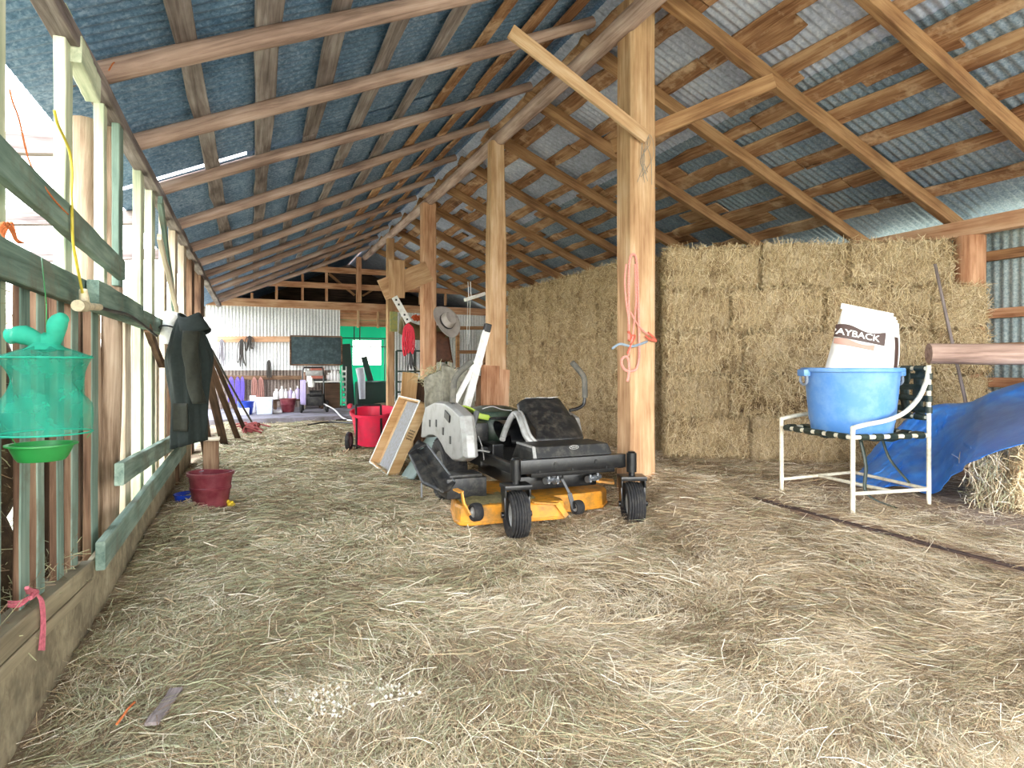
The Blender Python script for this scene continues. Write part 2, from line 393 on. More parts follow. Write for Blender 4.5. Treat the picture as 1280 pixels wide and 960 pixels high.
# ------------------------------------------------------------------ roof
def zl(x): return LZ+SL*(x-LX)
def zr(x): return RZ-SR*(x-RX)
nl = Vector((-SL, 0, 1)).normalized(); nr = Vector((SR, 0, 1)).normalized()
RR = .05                                     # rafter half depth
def sheetl(name, y0, y1, x0=LX-.35, x1=RX+.02, off=.10):
    p = Vector((x0, y0, zl(x0)))+nl*off
    return corrugated(name, p, (0, 1, 0), (1, 0, SL), y1-y0, (x1-x0)*math.hypot(1, SL), 'tin_dark')
sheetl('ceiling_left', -4.6, 5.80, x1=.05)
sheetl('ceiling_left_mid', -4.6, 5.845, x0=.0, x1=.95, off=.106)
sheetl('ceiling_left_upper', -4.6, 5.90, x0=.9, off=.112)
sheetl('ceiling_left_far', 5.86, 16.4, x1=.05)
sheetl('ceiling_left_farmid', 5.852, 16.4, x0=.0, x1=.6, off=.106)
sheetl('ceiling_left_farup', 5.70, 16.4, x0=.55)
def sheetr(name, x0, x1, off=.10, y0=-4.6, y1=16.4, mat='tin_right'):
    p = Vector((x0, y0, zr(x0)))+nr*off
    return corrugated(name, p, (0, 1, 0), (1, 0, -SR), y1-y0, (x1-x0)*math.hypot(1, SR), mat)
sheetr('ceiling_right', RX-.02, 4.30)
sheetr('ceiling_right_low', 4.2, EX+.6, off=.094, mat='tin_low')
mb = MB(); zc0 = RZ+.135
mb.loft([[(RX-.22, y, zl(RX-.22)+.13), (RX, y, zc0), (RX+.22, y, zr(RX+.22)+.13), (RX+.22, y, zr(RX+.22)+.14), (RX, y, zc0+.012), (RX-.22, y, zl(RX-.22)+.14)] for y in (-4.6, 16.4)])
tag(mb.build('ceiling_ridge', 'tin_dark'), kind='structure')
tag(log('ridge_log', (RX, -.9, 3.86), (RX, 16.2, 3.86), .082, .075, 'ridge', wob=.025, seg=40),
    'long peeled ridge log carrying both roof slopes', 'ridge log')

LY = [.2, 1.4, 2.45, 3.58, 4.62, 5.88, 7.11, 8.45, 9.6, 10.8, 12.0, 13.2, 14.4, 15.6]
seen = 0
for i, y in enumerate(LY):
    if y < 2: continue
    j = random.uniform(-.05, .05)
    o = log('pole_rafter', (LX-.12, y+j, zl(LX-.12)), (RX-.03, y-j*.5, zl(RX-.03)), .056, .046, 'pole', wob=.022)
    tag(o, 'peeled round pole rafter under the left roof slope, %s from the camera' % ORD[seen], 'rafter', 'pole rafters of the left roof slope'); seen += 1
RY = [.7, 1.8, 2.94, 3.98, 4.955, 6.17, 7.34, 8.5, 9.7, 10.9, 12.1, 13.3, 14.5, 15.7]
for i, y in enumerate([t for t in RY if t > 2]):
    o = board('timber_rafter', (RX+.03, y, zr(RX+.03)), (EX+.25, y+random.uniform(-.04, .04), zr(EX+.25)), .075, .12, 'rafter', up=nr, rough=.006, n=10)
    tag(o, 'sawn brown timber rafter under the right roof slope, %s from the camera' % ORD[i], 'rafter', 'sawn rafters of the right roof slope')
# battens
LB = [-.28, .1, .49, .889, 1.306, 1.694, 2.08, 2.42]
for i, x in enumerate(LB):
    y = -.6; k = 0
    cuts = [-.6, random.uniform(5.5, 7.2), random.uniform(10, 12), 16.3]
    for k in range(3):
        c = lambda yy: Vector((x+random.uniform(-.012, .012), yy, 0))
        p, q = c(cuts[k]), c(cuts[k+1]-.02)
        for t in (p, q): t.z = zl(t.x)
        p += nl*(RR+.012); q += nl*(RR+.012)
        o = board('roof_batten', p, q, random.uniform(.11, .15), .024, 'batten_grey' if i < 5 else 'batten', up=nl, rough=.01, n=12)
        tag(o, 'rough board laid on the pole rafters, %s row up from the left eave, %s stretch' % (ORD[i], ['near', 'middle', 'far'][k]), 'roof batten', 'battens of the left roof slope')
RB = [2.86, 3.15, 3.58, 4.0, 4.35, 4.68, 5.03, 5.45, 5.89]
for i, x in enumerate(RB):
    cuts = [-.6, random.uniform(3.6, 5.4), random.uniform(6.6, 8), random.uniform(10, 12), 16.3]
    for k in range(4):
        p, q = Vector((x+random.uniform(-.03, .03), cuts[k], 0)), Vector((x+random.uniform(-.03, .03), cuts[k+1]-.02, 0))
        for t in (p, q): t.z = zr(t.x)
        p += nr*(.06+.013); q += nr*(.06+.013)
        o = board('roof_batten', p, q, random.uniform(.13, .19), .025, 'batten', up=nr, rough=.016, n=14)
        tag(o, 'brown waney board laid on the sawn rafters, %s row down from the ridge, %s stretch' % (ORD[i], ['nearest', 'second', 'third', 'farthest'][k]), 'roof batten', 'battens of the right roof slope')
# offcut boards patched between the battens
OC = []
for i in range(44):
    k = random.randrange(len(RB)-1); x = (RB[k]+RB[k+1])/2+random.choice([-.07, .06, .0]); r = random.choice([t for t in RY if 2 < t < 14])
    s = random.choice([-1, 1]); L0 = random.uniform(.28, .7)
    y0, y1 = (r-.16, r+L0) if s > 0 else (r-L0, r+.16)
    if any(abs(x-a) < .2 and y0 < d and y1 > c for a, c, d in OC): continue
    OC.append((x, y0, y1))
OC.sort(key=lambda t: t[1])
for n_, (x, y0, y1) in enumerate(OC):
    p, q = Vector((x, y0, zr(x))), Vector((x+random.uniform(-.03, .03), y1, zr(x)))
    k = sum(1 for b in RB if b < x); r = min(range(len(RY)), key=lambda j: abs(RY[j]-(y0+.16 if abs(RY[min(range(len(RY)), key=lambda q_: abs(RY[q_]-y0-.16))]-y0-.16) < .03 else y1-.16)))
    side = 'beyond' if y1-RY[r] > RY[r]-y0 else 'before'
    o = board('batten_offcut', p+nr*.074, q+nr*.074, random.uniform(.12, .2), .02, 'batten', up=nr, rough=.014, n=4)
    tag(o, 'short board patch %s the %s right rafter, in the %s gap down from the ridge' % (side, ORD[max(0, r-2)], ORD[max(0, k-1)]), 'board offcut', 'board patches of the right roof slope')

# right wall: eave plate, posts, girts, iron
EP = EZ-.14
tag(board('eave_plate', (EX, -.6, EP), (EX, 16.2, EP), .10, .15, 'pine_red', rough=.004, n=16), 'long timber eave plate along the top of the iron side wall', 'wall plate')
corrugated('wall_right', Vector((EX+.22, -.8, -.1)), (0, 1, 0), (0, 0, 1), 17, EP-.02+.1, 'tin_side')
for i, y in enumerate([.55, 3.78, 6.8, 9.9, 13]):
    if y < 2: continue
    o = log('wall_post', (EX+.02, y, -.1), (EX+.02, y, EP-.075), .135, .125, 'pine_red', wob=.01, lump=.03)
    tag(o, 'stout round wall post under the eave plate, %s along the iron wall' % ORD[i-1], 'post', 'round posts of the iron side wall')
for i, z in enumerate([2.16, 1.62, 1.3, .98, .6]):
    tag(board('wall_girt', (EX+.17, -.6, z), (EX+.17, 16, z), .045, .09, 'pine_red' if i % 2 else 'rafter', n=10),
        'horizontal timber girt nailed to the iron side wall, %s from the top' % ORD[i], 'girt', 'girts of the iron side wall')

# ------------------------------------------------------------------ centre posts and braces
PX, PY = 2.86, 4.263
def rough_post(name, x, y, z1, w, mat, lab, bulge=0., w2=None):
    m, L = frame((x, y, -.1), (x, y, z1), (0, 1, 0)); rings = []
    n = 18
    for i in range(n+1):
        s = i/n; k = w/2*(1+bulge*math.sin(s*9+x*3)+random.uniform(-.012, .012)) if w2 is None else (w+(w2-w)*s)/2*(1+bulge*math.sin(s*11+y)+random.uniform(-.012, .012))
        c = .2*k; rings.append([(s*L, a, b) for a, b in ((-k+c, -k), (k-c, -k), (k, -k+c), (k, k-c), (k-c, k), (-k+c, k), (-k, k-c), (-k, -k+c))])
    o = MB().loft(rings).build(name, mat); o.matrix_world = m
    return tag(o, lab, 'post', 'ridge posts down the middle of the barn')
rough_post('ridge_post', PX, PY, 4.05, .235, 'pine', 'big squared timber post beside the mower with a pink rope hung on it', .012)
rough_post('ridge_post', RX, 6.98, 3.80, .24, 'pine', 'timber post with one waney edge standing behind the mower', .05, .17)
rough_post('ridge_post', RX, 10.1, 3.80, .23, 'pine_red', 'timber post with a wide plank nailed across it and a hat hung on it', .01)
rough_post('ridge_post', RX, 13.17, 3.80, .155, 'pine', 'slim timber post beside the green doorway, farthest of the row', .01)
# braces on the first post
tag(board('diagonal_brace', W(638, 39, y=4.10), W(808, 172, y=4.10), .035, .10, 'pine', up=(0, 0, 1), n=4), 'pale diagonal brace board nailed to the near face of the big post', 'brace')
bo = COL.objects[-1]
tag(board('cross_brace', W(766, 184, y=4.44), W(968, 101, zc=4.75), .04, .12, 'rafter', up=(0, 0, 1), n=6), 'brown cross timber running off the big post up to the right roof', 'brace')
# plank across the third post
q0, q1 = W(477, 363, y=9.95), W(533, 340, y=9.95)
tag(board('cross_plank', q0, q1+(q1-q0)*.06, .03, .34, 'pine', up=(0, 0, 1), n=3), 'wide pale plank nailed level across the hat post', 'plank')
tag(board('cover_plank', W(496, 336, y=9.92)+Vector((0, 0, .14)), W(496, 366, y=9.92)+Vector((0, 0, -.08)), .03, .26, 'pine', up=(1, 0, 0), n=2), 'short upright board nailed over the pale plank', 'plank')

# ------------------------------------------------------------------ far gable
FY = 16.2; FZ = 2.63
tag(board('tie_beam', (-1.0, FY, FZ), (EX, FY, FZ-.05), .10, .19, 'pine_red', n=10), 'long tie beam across the far gable above the iron wall', 'beam')
zt = 3.10
tag(board('gable_beam', (.18, FY-.08, zt), (5.2, FY-.08, zt), .05, .14, 'pine_red', n=8), 'middle horizontal beam of the far gable frame', 'beam')
tag(board('gable_beam', (1.25, FY-.08, 3.5), (4.1, FY-.08, 3.5), .05, .14, 'pine_red', n=6), 'upper horizontal beam of the far gable frame', 'beam')
GS = [(.0, FZ), (.55, FZ), (1.15, FZ), (1.72, FZ), (3.4, FZ), (4.1, FZ), (4.8, FZ)]
for i, (x, z0) in enumerate(GS):
    z1 = min(zl(x) if x < RX else zr(x), 3.66)-.02
    tag(board('gable_stud', (x, FY-.02, z0+.09), (x, FY-.02, z1), .06, .06, 'pine_red', up=(0, 1, 0), n=3), 'thin upright stud in the far gable frame, %s from the left' % ORD[i], 'stud', 'studs of the far gable')
tag(board('king_post', (2.50, FY-.1, FZ+.08), (2.50, FY-.1, 3.86), .12, .12, 'pine_red', up=(0, 1, 0)), 'king post in the middle of the far gable frame', 'post')
tag(board('gable_brace', (1.78, FY+.05, 3.42), (2.42, FY+.05, 2.9), .05, .09, 'rafter', up=(0, 1, 0)), 'diagonal brace left of the king post in the far gable', 'brace')
tag(board('gable_brace', (3.35, FY+.05, 3.36), (2.62, FY+.05, 2.9), .05, .09, 'rafter', up=(0, 1, 0)), 'diagonal brace right of the king post in the far gable', 'brace')
# the dark loft beyond the gable
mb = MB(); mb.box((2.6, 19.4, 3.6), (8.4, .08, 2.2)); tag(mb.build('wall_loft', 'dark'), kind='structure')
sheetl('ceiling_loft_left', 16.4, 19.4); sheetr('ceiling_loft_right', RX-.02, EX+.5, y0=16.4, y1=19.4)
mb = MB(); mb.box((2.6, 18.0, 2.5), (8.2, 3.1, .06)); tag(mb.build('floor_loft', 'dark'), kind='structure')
# far wall iron
XD0, XD1 = W(425, 440, y=FY).x, W(487, 440, y=FY).x
corrugated('wall_far', Vector((-1.0, FY+.0, 1.0)), (1, 0, 0), (0, 0, 1), XD0+1.0, FZ-.1-1.0, 'tin_wall')
corrugated('wall_far_lower', Vector((-1.0, FY+.06, -.1)), (1, 0, 0), (0, 0, 1), XD0+1.0, 1.15, 'tin_dusty')
corrugated('wall_far_right', Vector((XD1, FY, -.1)), (1, 0, 0), (0, 0, 1), EX-XD1+.1, FZ+.02, 'tin_wall')
mb = MB()
for i in range(3): mb.box(((XD0+XD1)/2, FY+.06, 2.52-.165*i), (XD1-XD0+.1, .03, .155))
tag(mb.build('wall_over_door', 'pine_red'), kind='structure')
for i, x in enumerate([XD0+(XD1-XD0)*.36, XD0+(XD1-XD0)*.76]):
    tag(board('header_stud', (x, FY, 2.08), (x, FY, FZ-.08), .06, .05, 'pine', up=(0, 1, 0)), 'short stud over the green doorway, %s' % ['left one', 'right one'][i], 'stud')

# ------------------------------------------------------------------ light
w = bpy.data.worlds.new('sky'); sc.world = w; w.use_nodes = True; nt = w.node_tree
bg = nt.nodes['Background']
tc = node(nt, 'ShaderNodeTexCoord'); sp = node(nt, 'ShaderNodeSeparateXYZ'); nt.links.new(tc.outputs['Generated'], sp.inputs[0])
rp = ramp(nt, [(.46, '#e8e4d6'), (.52, '#fbfaf6'), (.75, '#e6eef8'), (1., '#cfe0f5')])
ma = node(nt, 'ShaderNodeMath', operation='MULTIPLY_ADD'); ma.inputs[1].default_value = .5; ma.inputs[2].default_value = .5
nt.links.new(sp.outputs[2], ma.inputs[0]); nt.links.new(ma.outputs[0], rp.inputs[0]); nt.links.new(rp.outputs[0], bg.inputs[0])
bg.inputs[1].default_value = 3.6
def sun(name, e, az, el, ang, col):
    l = bpy.data.lights.new(name, 'SUN'); l.energy = e; l.angle = math.radians(ang); l.color = col
    o = bpy.data.objects.new(name, l); COL.objects.link(o)
    d = Vector((math.sin(math.radians(az))*math.cos(math.radians(el)), math.cos(math.radians(az))*math.cos(math.radians(el)), math.sin(math.radians(el))))
    o.rotation_euler = d.to_track_quat('Z', 'Y').to_euler(); o.location = d*30
sun('sun', 1.2, 200, 24, 60, (1, .97, .92))
sc.view_settings.view_transform = 'Standard'; sc.view_settings.look = 'None'; sc.view_settings.exposure = 1.75; sc.view_settings.gamma = 1
sc.view_settings.use_curve_mapping = False
sc.cycles.max_bounces = 10; sc.cycles.diffuse_bounces = 8; sc.cycles.transparent_max_bounces = 24
sc.cycles.use_denoising = True
# ------------------------------------------------------------------ the slatted left wall
WX = -.6486
def stud(u0, u1, x, z0, z1, t, mat, lab, name='wall_stud', cat='stud', group='uprights of the slatted wall', lean=0.):
    y0, y1 = W(u0, 455, x=x).y, W(u1, 455, x=x).y
    o = board(name, (x-t/2, (y0+y1)/2, z0), (x-t/2, (y0+y1)/2+lean, z1), abs(y1-y0), t, mat, up=(1, 0, 0), rough=.003, n=8)
    return tag(o, lab, cat, group)
# uprights above the rail, from the camera on
ups = [(-14, 8, -.70, 1.0, 2.52, .04, 'greenlit', 'grey-green upright at the near left edge of the slatted wall'),
       (82, 91, -.69, 1.40, 2.60, .042, 'greenlit', 'yellow-lit green upright above the green rail, beside the hanging hose'),
       (130, 134, -.69, 1.40, 2.54, .045, 'greenlit', 'pale-lit green upright in front of the rough bark post'),
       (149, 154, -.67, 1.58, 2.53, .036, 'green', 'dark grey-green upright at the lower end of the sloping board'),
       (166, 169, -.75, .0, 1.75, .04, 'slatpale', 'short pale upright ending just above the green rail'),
       (176, 180, -.70, .0, 2.53, .05, 'greenlit', 'tall lit upright, first past the dark green one'),
       (190, 194, -.70, .0, 2.53, .05, 'greenlit', 'tall lit upright, second past the dark green one'),
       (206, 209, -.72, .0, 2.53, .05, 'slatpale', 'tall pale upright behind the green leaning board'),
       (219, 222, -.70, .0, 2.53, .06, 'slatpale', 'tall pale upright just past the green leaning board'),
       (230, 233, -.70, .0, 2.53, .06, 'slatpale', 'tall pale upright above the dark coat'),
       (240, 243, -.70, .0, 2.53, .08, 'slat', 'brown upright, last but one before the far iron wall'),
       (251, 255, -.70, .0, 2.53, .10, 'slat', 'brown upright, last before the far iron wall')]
for a in ups: stud(*a)
tag(log('bark_post', W(106, 455, x=-.84).xy.to_3d()+Vector((0, 0, -.1)), W(106, 455, x=-.84).xy.to_3d()+Vector((0, 0, 2.48)), .078, .066, 'bark', wob=.01, lump=.09),
    'rough split bark post behind the pale-lit green upright', 'post')
p = W(137, 455, x=-.735)
tag(log('round_post', (p.x, p.y, -.1), (p.x, p.y, 2.48), .056, .05, 'bark', wob=.012, lump=.05), 'smooth round post beside the mesh fly trap, standing behind the green rail', 'post')
p = W(214, 455, x=-.70)
tag(log('round_post', (p.x, p.y, -.1), (p.x, p.y, 1.5), .065, .06, 'slat', wob=.006, lump=.04), 'brown round post the dark coat hangs beside', 'post')
# short slats below the rail
sl = [(-12, 2, .06), (26, 38, .022), (47, 56, .028), (72, 80, .03), (90, 98, .03), (115, 123, .036)]
for i, (a, b, t) in enumerate(sl):
    so = stud(a, b, -.69, .05, 1.50, t, 'slat' if i not in (0,) else 'slatpale', 'brown slat under the green rail, %s from the camera, before the round post' % ORD[i], 'wall_slat', 'slat', 'brown slats below the rail')
    so.data.materials.append(M['green'])
    for pg in so.data.polygons:
        if pg.normal.z > .7: pg.material_index = 1
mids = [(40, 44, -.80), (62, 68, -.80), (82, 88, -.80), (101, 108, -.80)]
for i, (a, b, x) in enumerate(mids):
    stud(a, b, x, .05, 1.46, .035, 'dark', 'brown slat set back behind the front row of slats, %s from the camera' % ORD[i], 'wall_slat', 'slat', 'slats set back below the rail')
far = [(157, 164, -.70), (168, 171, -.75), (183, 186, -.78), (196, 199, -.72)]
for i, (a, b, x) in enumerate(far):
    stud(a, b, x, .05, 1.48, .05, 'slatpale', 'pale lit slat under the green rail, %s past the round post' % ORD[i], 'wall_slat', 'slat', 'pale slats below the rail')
# rails
def rail(name, u0, v0, u1, v1, x, w, t, mat, lab, **k):
    o = board(name, W(u0, v0, x=x), W(u1, v1, x=x), t, w, mat, up=(0, 0, 1), rough=.003, n=10, **k)
    return tag(o, lab, 'rail')
tag(board('green_rail', (WX-.02, .75, 1.457), (WX-.02, W(208, 0, x=WX).y, 1.44), .04, .115, 'green', rough=.003, n=10), 'weathered green rail running along the slatted wall at chest height', 'rail')
y0, y1 = W(119, 0, x=-.61).y, W(176, 0, x=-.61).y
tag(board('rail_splice', (-.615, y0, 1.445), (-.615, y1, 1.435), .05, .12, 'green', rough=.006, n=6), 'thick dark green splice block nailed over the rail', 'board')
rail('sloping_board', -14, 186, 151, 338, -.63, .105, .036, 'green', 'green board sloping down across the uprights above the rail')
rail('leaning_board', 200, 250, 219, 392, -.64, .09, .03, 'green', 'narrow green board leaning above the white pipe fitting')
rail('leaning_board', 199, 296, 221, 388, -.60, .05, .03, 'slatpale', 'thin pale board leaning above the white pipe fitting')
rail('wall_brace', 184, 410, 202, 455, -.66, .06, .04, 'slat', 'short brown brace under the green rail')
rail('low_rail', 149, 593, 218, 551, -.64, .12, .04, 'green', 'low green rail nailed above the skirting beam past the round post')
tag(board('wall_plate', (LX-.05, .5, 2.50), (LX-.05, 15.8, 2.50), .09, .07, 'batten_grey', rough=.01, n=20), 'grey pole plate under the ends of the round rafters', 'wall plate')
rail('plate_brace', 92, 60, 116, 112, -.68, .12, .06, 'greenlit', 'short mottled green board at the top of the bark post')
tag(log('plate_log', W(80, 84, x=-.9), W(152, 118, x=-.72), .09, .07, 'batten_grey'), 'grey log end over the top of the bark post', 'log')
# skirt
tag(board('skirt_beam', (WX-.045, .9, .455), (WX-.045, 3.26, .245), .09, .075, 'skirt', rough=.003, n=6), 'dusty skirting beam at the near bottom of the slatted wall', 'beam')
tag(board('skirt_strip', (WX-.02, .9, .385), (WX-.02, 3.26, .178), .04, .045, 'skirt', rough=.002, n=6), 'thin dusty strip below the near skirting beam', 'board')
def panel(name, y0, y1, z0a, z0b, z1a, z1b, x, t, mat, lab):
    mb = MB(); n = 10; rings = []
    for i in range(n+1):
        s = i/n; y = y0+(y1-y0)*s; a, b = z0a+(z0b-z0a)*s, z1a+(z1b-z1a)*s
        rings.append([(x, y, a), (x, y, b), (x-t, y, b), (x-t, y, a)])
    return tag(mb.loft(rings).build(name, mat), lab, 'board')
panel('skirt_board', .9, 3.27, -.08, -.08, .37, .155, WX-.005, .02, 'skirt', 'dusty plywood skirting panel below the near beam')
panel('skirt_board', 3.29, 8.2, -.08, -.08, .27, .40, WX-.012, .02, 'skirt', 'dusty plywood skirting panel below the far beam')
tag(board('skirt_beam', (-.62, 3.25, .30), (-.60, 6.75, .365), .04, .125, 'green', rough=.003, n=8), 'green skirting beam standing out from the wall past the near one', 'beam')
# hay stuffed behind the near slats
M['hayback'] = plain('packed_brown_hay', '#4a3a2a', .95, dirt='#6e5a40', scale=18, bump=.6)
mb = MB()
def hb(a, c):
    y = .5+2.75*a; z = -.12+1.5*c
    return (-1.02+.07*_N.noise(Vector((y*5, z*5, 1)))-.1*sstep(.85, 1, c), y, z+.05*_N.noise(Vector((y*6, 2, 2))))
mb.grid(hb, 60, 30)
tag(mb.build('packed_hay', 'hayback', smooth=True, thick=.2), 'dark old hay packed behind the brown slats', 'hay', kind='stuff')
k = 2600
P = np.stack([RNG.uniform(-.99, -.9, k), RNG.uniform(.9, 3.2, k), RNG.uniform(.1, 1.4, k)], 1)
P = np.concatenate([P, np.stack([RNG.uniform(-.76, -.68, 500), RNG.uniform(1.0, 3.2, 500), RNG.uniform(.25, .4, 500)], 1), np.stack([RNG.normal(-.82, .04, 420), RNG.normal(2.2, .1, 420), RNG.normal(1.33, .08, 420)], 1)])
k = len(P); D = RNG.normal(0, 1, (k, 3)); D /= np.linalg.norm(D, axis=1)[:, None]; N = RNG.normal(0, 1, (k, 3)); N /= np.linalg.norm(N, axis=1)[:, None]
o = bpy.data.objects.new('caught_straw', straw_mesh('caught_straw', P, D, N, RNG.uniform(.05, .16, k), np.full(k, .0028), RNG.integers(3, 5, k))); COL.objects.link(o)
tag(o, 'wisps of old hay caught between the brown slats', 'straw', kind='stuff')

# outside: lean-to rails and hay seen through the slats
for i, z in enumerate([.55, .95, 1.35, 1.75, 2.15]):
    tag(board('yard_rail', (-3.1, -1, z), (-3.1, 22, z+.04), .04, .15, 'slatpale', n=12), 'pale fence rail outside the slatted wall, %s from the ground' % ORD[i], 'rail', 'fence rails outside the slatted wall')
for i, y in enumerate([1.2, 4.2, 7.2, 10.2, 13.2]):
    tag(board('yard_post', (-3.17, y, -.2), (-3.17, y, 2.7), .1, .1, 'slatpale', up=(0, 1, 0)), 'pale post of the fence outside the slatted wall, %s from the camera' % ORD[i], 'post', 'fence posts outside')
tag(board('lean_to_beam', (-2.2, .6, 2.62), (-1.75, 5.2, 2.2), .06, .14, 'slatpale', n=4), 'pale lean-to beam outside, seen past the first uprights', 'beam')
for i, y in enumerate([4.5, 6.5, 8.5]):
    tag(board('lean_to_rafter', (-.85, y, 2.48), (-3.3, y, 2.25), .07, .12, 'batten_grey', n=4), 'lean-to rafter outside the slatted wall, %s from the camera' % ORD[i], 'rafter', 'lean-to rafters')
corrugated('lean_to_roof', Vector((-3.4, 1.2, 2.38)), (0, 1, 0), (2.7, 0, .22), 2.2, 1.6, 'tin_wall')
M['foliage'] = plain('mottled_foliage', '#a9c06a', .9, dirt='#5f7d3e', scale=6)  # leaf green with random darker mottling
for i, (x, y, r) in enumerate([(-6.5, 5, 1.5), (-7.5, 9, 1.9), (-6.2, 14, 1.4)]):
    k = 2600; D = RNG.normal(0, 1, (k, 3)); D /= np.linalg.norm(D, axis=1)[:, None]
    C = np.array([0, 0, r*.9])+D*(r*RNG.uniform(.55, 1.05, k)**.6)[:, None]*np.array([1, 1, .85])
    mb = MB()
    for c in C:
        a = Vector(RNG.normal(0, 1, 3)).normalized()*.12; b = a.orthogonal().normalized()*.05; c = Vector(c)
        mb.add([c-a, c+b, c+a, c-b], [(0, 1, 2, 3)])
    t = thing('garden_bush', 'leafy green bush outside the slatted wall, %s from the camera' % ORD[i], 'bush', (x, y, -.16), 0, 'bushes outside the slatted wall')
    mb.build('foliage', 'foliage', t)
    s = MB(); s.tube([(0, 0, -.05), (.05, 0, r*.5), (0, .05, r)], [.08, .06, .03], 8); s.build('trunk', 'slat', t, smooth=True)

# yellow hose and its valve
t = thing('yellow_hose', 'thin yellow hose looped over the uprights down to a tap fitting on the green rail', 'hose', W(105, 380, x=-.60))
def rel(o, pts): return [Vector(p)-o.location for p in pts]
hp = [W(u, v, x=-.655) for u, v in [(68, 138), (72, 155), (80, 172), (87, 190), (90, 215), (89, 243)]]
hp2 = [W(u, v, x=-.60) for u, v in [(90, 262), (91, 300), (95, 325), (99, 345), (103, 366)]]
def smooth_path(pts, k=5):
    pts = [Vector(p) for p in pts]; out = []
    for i in range(len(pts)-1):
        p0, p1, p2, p3 = pts[max(i-1, 0)], pts[i], pts[i+1], pts[min(i+2, len(pts)-1)]
        for j in range(k):
            s = j/k; out.append(.5*((2*p1)+(-p0+p2)*s+(2*p0-5*p1+4*p2-p3)*s*s+(-p0+3*p1-3*p2+p3)*s**3))
    return out+[pts[-1]]
MB().tube(rel(t, smooth_path(hp+hp2)), .005, 8).build('tube', 'hose', t, smooth=True)
M['pvc'] = plain('aged_pvc', '#d9cbab', .5, dirt='#8d7d62', scale=25)
mb = MB(); a, b = W(97, 382, x=-.60), W(124, 384, x=-.60)
mb.tube(rel(t, [a, a.lerp(b, .35), a.lerp(b, .36), b]), [.022, .022, .015, .015], 14); mb.tube(rel(t, [W(104, 362, x=-.6), W(105, 372, x=-.6), W(105, 380, x=-.6)]), [.014, .017, .02], 12)
mb.build('tap', 'pvc', t, smooth=True)
MB().tube(rel(t, smooth_path([b, W(140, 389, x=-.585), W(165, 396, x=-.585), W(196, 420, x=-.6)])), .008, 8).build('supply_pipe', 'blackplastic', t, smooth=True)

# hanging fly trap
C0 = W(58, 490, x=-.50); zt_, zb_ = W(58, 447, x=-.50).z, W(58, 541, x=-.50).z
def mesh_cloth(name, col, fac):
    m, nt, b = newmat(name); L = nt.links.new
    b.inputs['Base Color'].default_value = lin(col); b.inputs['Roughness'].default_value = .8
    tl = node(nt, 'ShaderNodeBsdfTranslucent'); tl.inputs[0].default_value = lin(col)
    tr = node(nt, 'ShaderNodeBsdfTransparent')
    m1 = node(nt, 'ShaderNodeMixShader'); m1.inputs[0].default_value = .35; L(b.outputs[0], m1.inputs[1]); L(tl.outputs[0], m1.inputs[2])
    tc = node(nt, 'ShaderNodeTexCoord'); n = node(nt, 'ShaderNodeTexNoise', Scale=14., Detail=3.); L(tc.outputs['Object'], n.inputs['Vector'])
    rp = ramp(nt, [(.35, (fac*.7,)*3+(1,)), (.65, (min(1, fac*1.3),)*3+(1,))]); L(n.outputs['Fac'], rp.inputs[0])
    m2 = node(nt, 'ShaderNodeMixShader'); L(rp.outputs[0], m2.inputs[0]); L(tr.outputs[0], m2.inputs[1]); L(m1.outputs[0], m2.inputs[2])
    L(m2.outputs[0], nt.nodes['Material Output'].inputs[0]); return m
M['net'] = mesh_cloth('green_netting', '#1f9f83', .52)
M['netdense'] = mesh_cloth('bunched_netting', '#2fb092', .93)
t = thing('fly_trap', 'green mesh fly trap with a green dish below, hung from the rail by a string', 'fly trap', (C0.x, C0.y, zb_-.06))
hT = zt_-zb_; R0 = .102
def trap(a, c):
    th = 2*PI*a; q = c
    r = R0*(1.0-.30*math.sin(PI*min(1, max(0, (q-.38)/.6)))*(.6+.4*math.cos(th*2+.6))-.05*math.sin(PI*q))
    r += .010*math.sin(th*5+q*7)*math.sin(PI*q)
    return (r*math.cos(th), r*math.sin(th), .06+hT*q+.006*math.cos(th))
mb = MB(); mb.grid(trap, 48, 14)
mb.grid(lambda a, c: (R0*(1-c*.75)*math.cos(2*PI*a), R0*(1-c*.75)*math.sin(2*PI*a), .06+hT+.03*c+.004*math.sin(a*40)), 48, 4)
mb.build('net_body', 'net', t, smooth=True)
mb = MB()
for z in (.06, .06+hT): mb.tube([(R0*math.cos(2*PI*i/40), R0*math.sin(2*PI*i/40), z) for i in range(40)], .0025, 6, closed=True)
mb.build('hoop', 'netdense', t, smooth=True)
M['cvx'] = Vector((CY, -SY, 0))
rv = Vector((CY, -SY, 0))     # across the aisle, as the wall is faced
mb = MB()
mb.tube(smooth_path([rv*-.105+Vector((0, 0, hT+.115)), rv*-.06+Vector((0, 0, hT+.12)), rv*-.01+Vector((0, 0, hT+.10)), rv*.02+Vector((0, 0, hT+.11)), rv*.03+Vector((0, 0, hT+.15)), rv*.05+Vector((0, 0, hT+.17))], 4), [.012, .022, .02, .024, .026, .024, .022, .02, .024, .026, .028, .024, .02, .02, .022, .024, .024, .022, .018, .016, .01][:21], 10)
mb.tube([(0, 0, hT+.08), (0, 0, hT+.10), (.0, 0, hT+.12)], [.05, .025, .012], 12)
mb.build('knot', 'netdense', t, smooth=True)
M['dish'] = plain('green_plastic', '#23803a', .45)
mb = MB(); mb.lathe([(.0, .0), (.052, .0), (.058, .008), (.072, .040), (.080, .040), (.080, .044), (.069, .044), (.055, .010), (.0, .008)], 32)
d = mb.build('dish', 'dish', t, smooth=True); d.location = (rv*-.012)+Vector((0, 0, -.012))
mb = MB()
